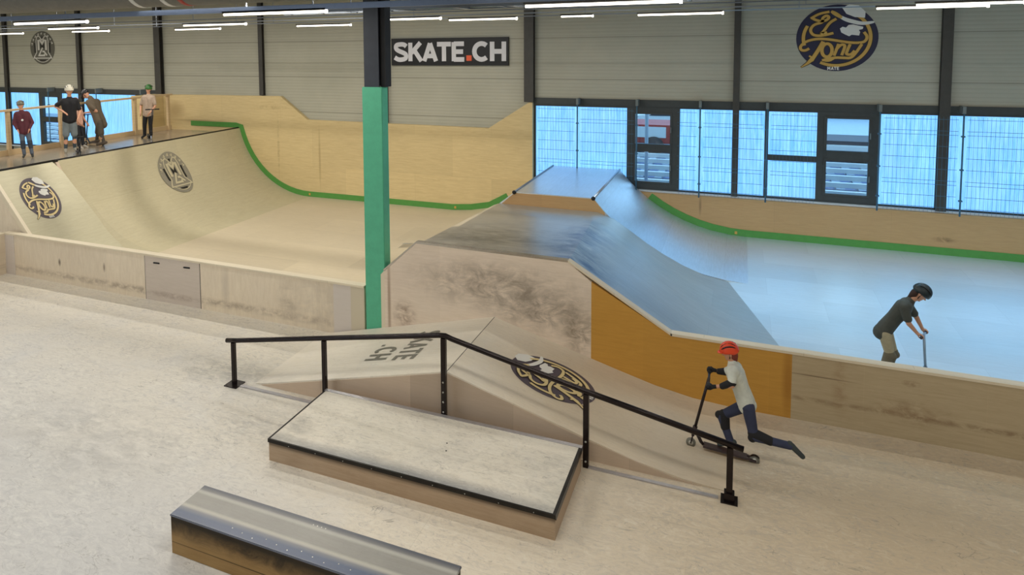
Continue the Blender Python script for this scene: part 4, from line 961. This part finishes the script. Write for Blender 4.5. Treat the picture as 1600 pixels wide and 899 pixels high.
def scooter(label, rear, front, top, barax, wheel=.055, cols=((40, 38, 42), (40, 38, 42), (60, 60, 62)), barw=.27, bar=True, tscale=1):
    """rear, front: wheel centres; top: middle of the handlebar; barax: handlebar direction"""
    o = thing('scooter', label, 'scooter'); rear, front, top, ax = V(rear), V(front), V(top), V(barax).normalized()
    fw = (front-rear); L = fw.length; fw.normalize(); sd = fw.cross(V((0, 0, 1))).normalized(); up = sd.cross(fw).normalized()
    m1, m2, m3 = plain('scooter_metal', srgb(*cols[0]), .35, .4), plain('scooter_deck', srgb(*cols[1]), .5), plain('wheel', srgb(*cols[2]), .5)
    for nm, p in (('rear_wheel', rear), ('front_wheel', front)):
        b = bmesh.new(); tube(b, [p-sd*.012, p+sd*.012], wheel, 24); w_ = bmo(nm, b, m3, o, True)
        b = bmesh.new(); tube(b, [p-sd*.016, p+sd*.016], wheel*.5, 16); bmo('hub', b, M['bolt'], w_, True)
    a = rear+fw*.085+up*.015; c = front-fw*.14+up*.015
    b = bmesh.new()
    def q(p, w_, z): return [p+sd*w_+up*z, p-sd*w_+up*z]
    loft(b, [a+sd*.055+up*.012, a-sd*.055+up*.012, a-sd*.055-up*.012, a+sd*.055-up*.012], [c+sd*.055+up*.012, c-sd*.055+up*.012, c-sd*.055-up*.012, c+sd*.055-up*.012])
    loft(b, [a+sd*.05-up*.01, a+sd*.02-up*.01, a+sd*.02+up*.01, a+sd*.05+up*.01], [rear+sd*.035-up*.01-fw*.02, rear+sd*.018-up*.01-fw*.02, rear+sd*.018+up*.01-fw*.02, rear+sd*.035+up*.01-fw*.02])
    loft(b, [a-sd*.05-up*.01, a-sd*.02-up*.01, a-sd*.02+up*.01, a-sd*.05+up*.01], [rear-sd*.035-up*.01-fw*.02, rear-sd*.018-up*.01-fw*.02, rear-sd*.018+up*.01-fw*.02, rear-sd*.035+up*.01-fw*.02])
    bmo('deck', b, m2, o)
    b = bmesh.new(); P = [rear+up*(wheel+.008)*math.cos(t)-fw*(wheel+.008)*math.sin(t) for t in (-.9, -.4, 0, .4, .9)]
    rows_ = [(b.verts.new(p+sd*.022), b.verts.new(p-sd*.022)) for p in P]
    for r1, r2 in zip(rows_, rows_[1:]): b.faces.new((r1[0], r1[1], r2[1], r2[0]))
    bmesh.ops.solidify(b, geom=b.faces[:], thickness=.004); bmo('rear_brake', b, m1, o)
    st = (top-front).normalized(); hd = front+st*.16
    b = bmesh.new(); tube(b, [c, c+fw*.03+up*.03, hd-fw*.02], [.018, .02, .022], 10); bmo('neck', b, m1, o, True)
    b = bmesh.new(); tube(b, [front+sd*.024, front+sd*.024+st*.075, front+st*.09, front-sd*.024+st*.075, front-sd*.024], .008, 8); tube(b, [front+st*.09, hd], .018, 10); bmo('fork', b, m1, o, True)
    tubeo('stem', [hd, top], .017, m1, o); tubeo('clamp', [hd+st*.0, hd+st*.06], .026, m1, o)
    if bar:
        tubeo('handlebar', [top-ax*barw, top+ax*barw], .014, m1, o)
        for s in (-1, 1): tubeo('grip', [top+ax*s*(barw-.13), top+ax*s*barw], .019, M['dark'], o)
    return o
def J6(d, Y, sh=.16, hp=.08, ax=(0, 1, 0), k=1):
    pass
# rider pushing a scooter up the jump box (faces left, towards -x)
def pj(**kw): return {a: at(*b) for a, b in kw.items()}
J = pj(head=(1140, 551, 9.02), neck=(1145, 567, 9.02), shL=(1144, 582, 8.86), shR=(1150, 574, 9.20), elL=(1144, 603, 8.80), elR=(1131, 583, 9.26), wrL=(1116, 604.5, 8.81), wrR=(1117, 579, 9.24),
       pelvis=(1166, 629, 9.02), hipL=(1169, 637, 8.93), hipR=(1164, 634, 9.11), knL=(1178, 683, 8.90), knR=(1127, 650, 9.12), anL=(1238, 698, 8.92), anR=(1142, 692, 9.05), toeL=(1254, 714, 8.93), toeR=(1124, 694, 9.05))
bl, br_ = at(1107, 604.5, 8.80), at(1108.5, 578, 9.25); axb = (br_-bl).normalized(); top = (bl+br_)/2
fw_ = V((-.44, 9.02, .075)); rw_ = V((.23, 9.0, .057)); fz = .033
fw_ = at(1079.5, 691.5, 9.02); rw_ = at(1179, 719.5, 9.0)
fw_.z = max(fw_.z, .075)
person('young person in an orange helmet and white t-shirt, kicking a scooter along beside the rail', J, (-1, .0, -.12), .80, ((214, 218, 208), (52, 58, 84)), .0075, bars={'L': (bl, axb), 'R': (br_, axb)},
       helmet=(232, 74, 36), pads=True, gloves=(26, 26, 30), elbowpads=True, hair=(120, 52, 40), shoe=(62, 70, 72), shirtlen=.03)
scooter('black kick scooter under the rider in the orange helmet', rw_, fw_, top, axb, .055, ((44, 34, 36), (60, 48, 50), (120, 118, 108)), (br_-bl).length/2+.04)
# rider behind the divider wall on the blue floor (faces right)
J = pj(head=(1438, 459, 12), neck=(1422, 470, 12.0), shL=(1417, 474, 12.18), shR=(1413, 480, 11.82), elL=(1432, 496, 12.22), elR=(1420, 506, 11.78), wrL=(1442, 516, 12.2), wrR=(1434, 522, 11.80),
       pelvis=(1383, 513, 12.0), hipL=(1385, 520, 12.09), hipR=(1382, 521, 11.91), knL=(1396, 553, 12.12), knR=(1391, 556, 11.93), anL=(1384, 583, 12.1), anR=(1375, 590, 11.95), toeL=(1398, 589, 12.1), toeR=(1389, 596, 11.95))
ba, bb_ = at(1440, 527, 11.78), at(1447, 519, 12.24); axb = (bb_-ba).normalized(); top = (ba+bb_)/2
for s in 'LR': J['toe'+s].z = .05; J['an'+s].z = .12
person('person in a dark helmet and grey t-shirt bent over a scooter behind the low wall', J, (1, -.1, -.45), .93, ((74, 76, 70), (176, 164, 134)), .010, bars={'R': (ba, axb), 'L': (bb_, axb)},
       helmet=(36, 48, 52), pads=(112, 104, 84), hair=(58, 38, 30), visor=False, shoe=(50, 50, 52), shirtlen=.05)
wr_ = J['anR'].copy(); rear = V((J['anR'].x-.18, 12.02, .055)); front = at(1447, 592, 12.05); front.z = .055
scooter('pale grey scooter held by the rider behind the low wall', rear, front, top, axb, .055, ((150, 170, 190), (90, 96, 104), (60, 60, 62)), (bb_-ba).length/2+.05)
# riders on the platform: positions in room coordinates, feet on the deck
ZD = 2.166
def stander(label, px, foot, head, Y, face, k, cols, **kw):
    """upright figure between the given foot and head points of the photograph"""
    f = at(foot[0], foot[1], Y); h = at(head[0], head[1], Y); f.z = ZD; h.x = h.x
    F_ = V(face).normalized(); Sd = V((F_.y, -F_.x, 0)).normalized()   # towards the figure's right hand
    tot = h.z-ZD+.03; 
    def p(fr, s=0, fw=0): c = f.lerp(V((h.x, h.y, h.z)), fr); return V((c.x, c.y, ZD+tot*fr*.97))+Sd*s*k+F_*fw*k
    J = dict(head=p(1.0), neck=p(.885), shL=p(.83, -.17), shR=p(.83, .17), pelvis=p(.54), hipL=p(.52, -.085), hipR=p(.52, .085), knL=p(.28, -.10, .03), knR=p(.28, .10, .03), anL=p(.055, -.11), anR=p(.055, .11), toeL=p(.03, -.13, .14), toeR=p(.03, .13, .14),
             elL=p(.66, -.25, .02), elR=p(.66, .25, .02), wrL=p(.55, -.16, .20), wrR=p(.55, .16, .20))
    J.update(kw.pop('over', {}))
    return person(label, J, face, k, cols, .013, **kw), J, p
FC = (.55, -.8, 0)
stander('child in a dark red shirt and grey helmet at the left end of the platform', 0, (45, 246), (32, 164), 12.45, (.75, -.7, -.1), .82, ((84, 34, 44), (84, 92, 104)), helmet=(112, 112, 98), pads=(48, 54, 66), sleeves='long', print_=True, shoe=(48, 50, 48), shirtlen=.06)
# black vest, hand on hip
Y = 13.45; f = at(108, 238, Y)
o2, J2, p2 = stander('tall person in black t-shirt, grey shorts and white helmet on the platform', 0, (110, 240), (108, 141), Y, (.85, -.5, -.05), 1.02, ((22, 22, 26), (112, 120, 122), (58, 72, 80)), helmet=(214, 208, 190), helmet2=(60, 60, 60), legs='shorts', shoe=(140, 136, 124), sleeves='short',
    over=dict(elR=at(86, 166, Y-.1), wrR=at(101, 176, Y-.2)))
J3k = dict(shoe=(170, 160, 148))
stander('person in a pale pink shirt half hidden by the one in black', 0, (127, 234), (118, 157), 14.1, (1, .3, -.2), .86, ((206, 160, 140), (34, 36, 42)), helmet=None, hair=(150, 110, 90), sleeves='short', shoe=(176, 170, 160), over={})
# bending rider, faces left
Y = 14.7
J = pj(head=(134, 148, Y), neck=(141, 153, Y), shL=(143, 160, Y+.0), shR=(147, 158, Y+.18), elL=(151, 174, Y-.1), elR=(137, 168, Y+.2), wrL=(147, 181, Y-.12), wrR=(133, 175, Y+.18), pelvis=(156, 189, Y), hipL=(156, 193, Y-.08), hipR=(155, 193, Y+.1),
       knL=(158, 210, Y-.1), knR=(153, 208, Y+.12), anL=(163, 226, Y-.1), anR=(151, 224, Y+.1), toeL=(152, 229, Y-.15), toeR=(140, 226, Y+.05))
for s in 'LR': J['toe'+s].z = ZD+.045; J['an'+s].z = ZD+.1
for s, dy in (('L', -.18), ('R', .18)): J['sh'+s] = at(145, 160, Y)+V((0, dy, 0))
tp = at(137.5, 179, Y-.02); axb = V((.25, .97, 0)).normalized(); ba, bb_ = tp-axb*.18, tp+axb*.18
J['wrL'] = ba+V((.09, 0, .06)); J['wrR'] = bb_+V((.09, 0, .06)); J['elR'] = (J['shR']+J['wrR'])/2+V((.05, .05, -.08))
person('person in olive t-shirt and dark helmet bending over a scooter on the platform', J, (-.8, -.2, -.6), 1.0, ((104, 92, 76), (86, 78, 66), (76, 70, 62)), .013, bars={'L': (ba, axb), 'R': (bb_, axb)}, helmet=(32, 30, 34), legs='shorts', shoe=(88, 76, 64), shirtlen=.1)
fr = at(134.5, 224, Y-.05); fr.z = ZD+.055; re = fr+V((.60, .06, 0))
scooter('scooter with a blue black stem held by the bending person on the platform', re, fr, tp, axb, .055, ((34, 60, 84), (70, 60, 52), (50, 48, 46)), .22)
# rider with the green helmet
Y = 16.45; f = at(230, 216, Y)
tp = at(238, 171, Y-.12); axb = V((.8, -.6, 0)).normalized(); ba, bb_ = tp-axb*.2, tp+axb*.2
o5, J5, p5 = stander('person in green helmet, beige shirt and black trousers on the platform', 0, (231, 216), (232, 139), Y, (.3, -.95, -.15), .95, ((178, 158, 140), (20, 20, 24)), helmet=(56, 110, 52), sleeves='short', visor=False, shoe=(26, 26, 28), shirtlen=.05)
fr = at(236, 214, Y-.25); fr.z = ZD+.055; re = fr+V((-.42, .30, 0))
tp = at(238, 171, Y-.25)
scooter('black scooter standing in front of the person in the green helmet', re, fr, tp, V((.7, .7, 0)), .055, ((40, 40, 44), (24, 24, 26), (150, 160, 180)), .20)
fr = at(124.5, 236.5, 13.1); fr.z = ZD+.055
scooter('small black scooter at the feet of the person in the black t-shirt', fr+V((-.50, .35, 0)), fr, fr+V((-.10, .1, .42)), V((.6, .8, 0)), .055, ((30, 30, 32), (44, 44, 46), (44, 44, 44)), .12, bar=True)

# bake the skins once, all together
dg = bpy.context.evaluated_depsgraph_get(); dg.update()
_new = [bpy.data.meshes.new_from_object(o.evaluated_get(dg)) for o, _ in ORG]
for (o, mt), nm in zip(ORG, _new):
    old = o.data; o.modifiers.clear(); o.data = nm; nm.name = o.name; bpy.data.meshes.remove(old)
    nm.materials.clear(); nm.materials.append(mt)
# ------------------------------------------------------------------ view
S = bpy.context.scene
S.view_settings.view_transform = 'Standard'; S.view_settings.look = 'None'; S.view_settings.gamma = 1; S.view_settings.use_curve_mapping = False
S.view_settings.exposure = 0.0
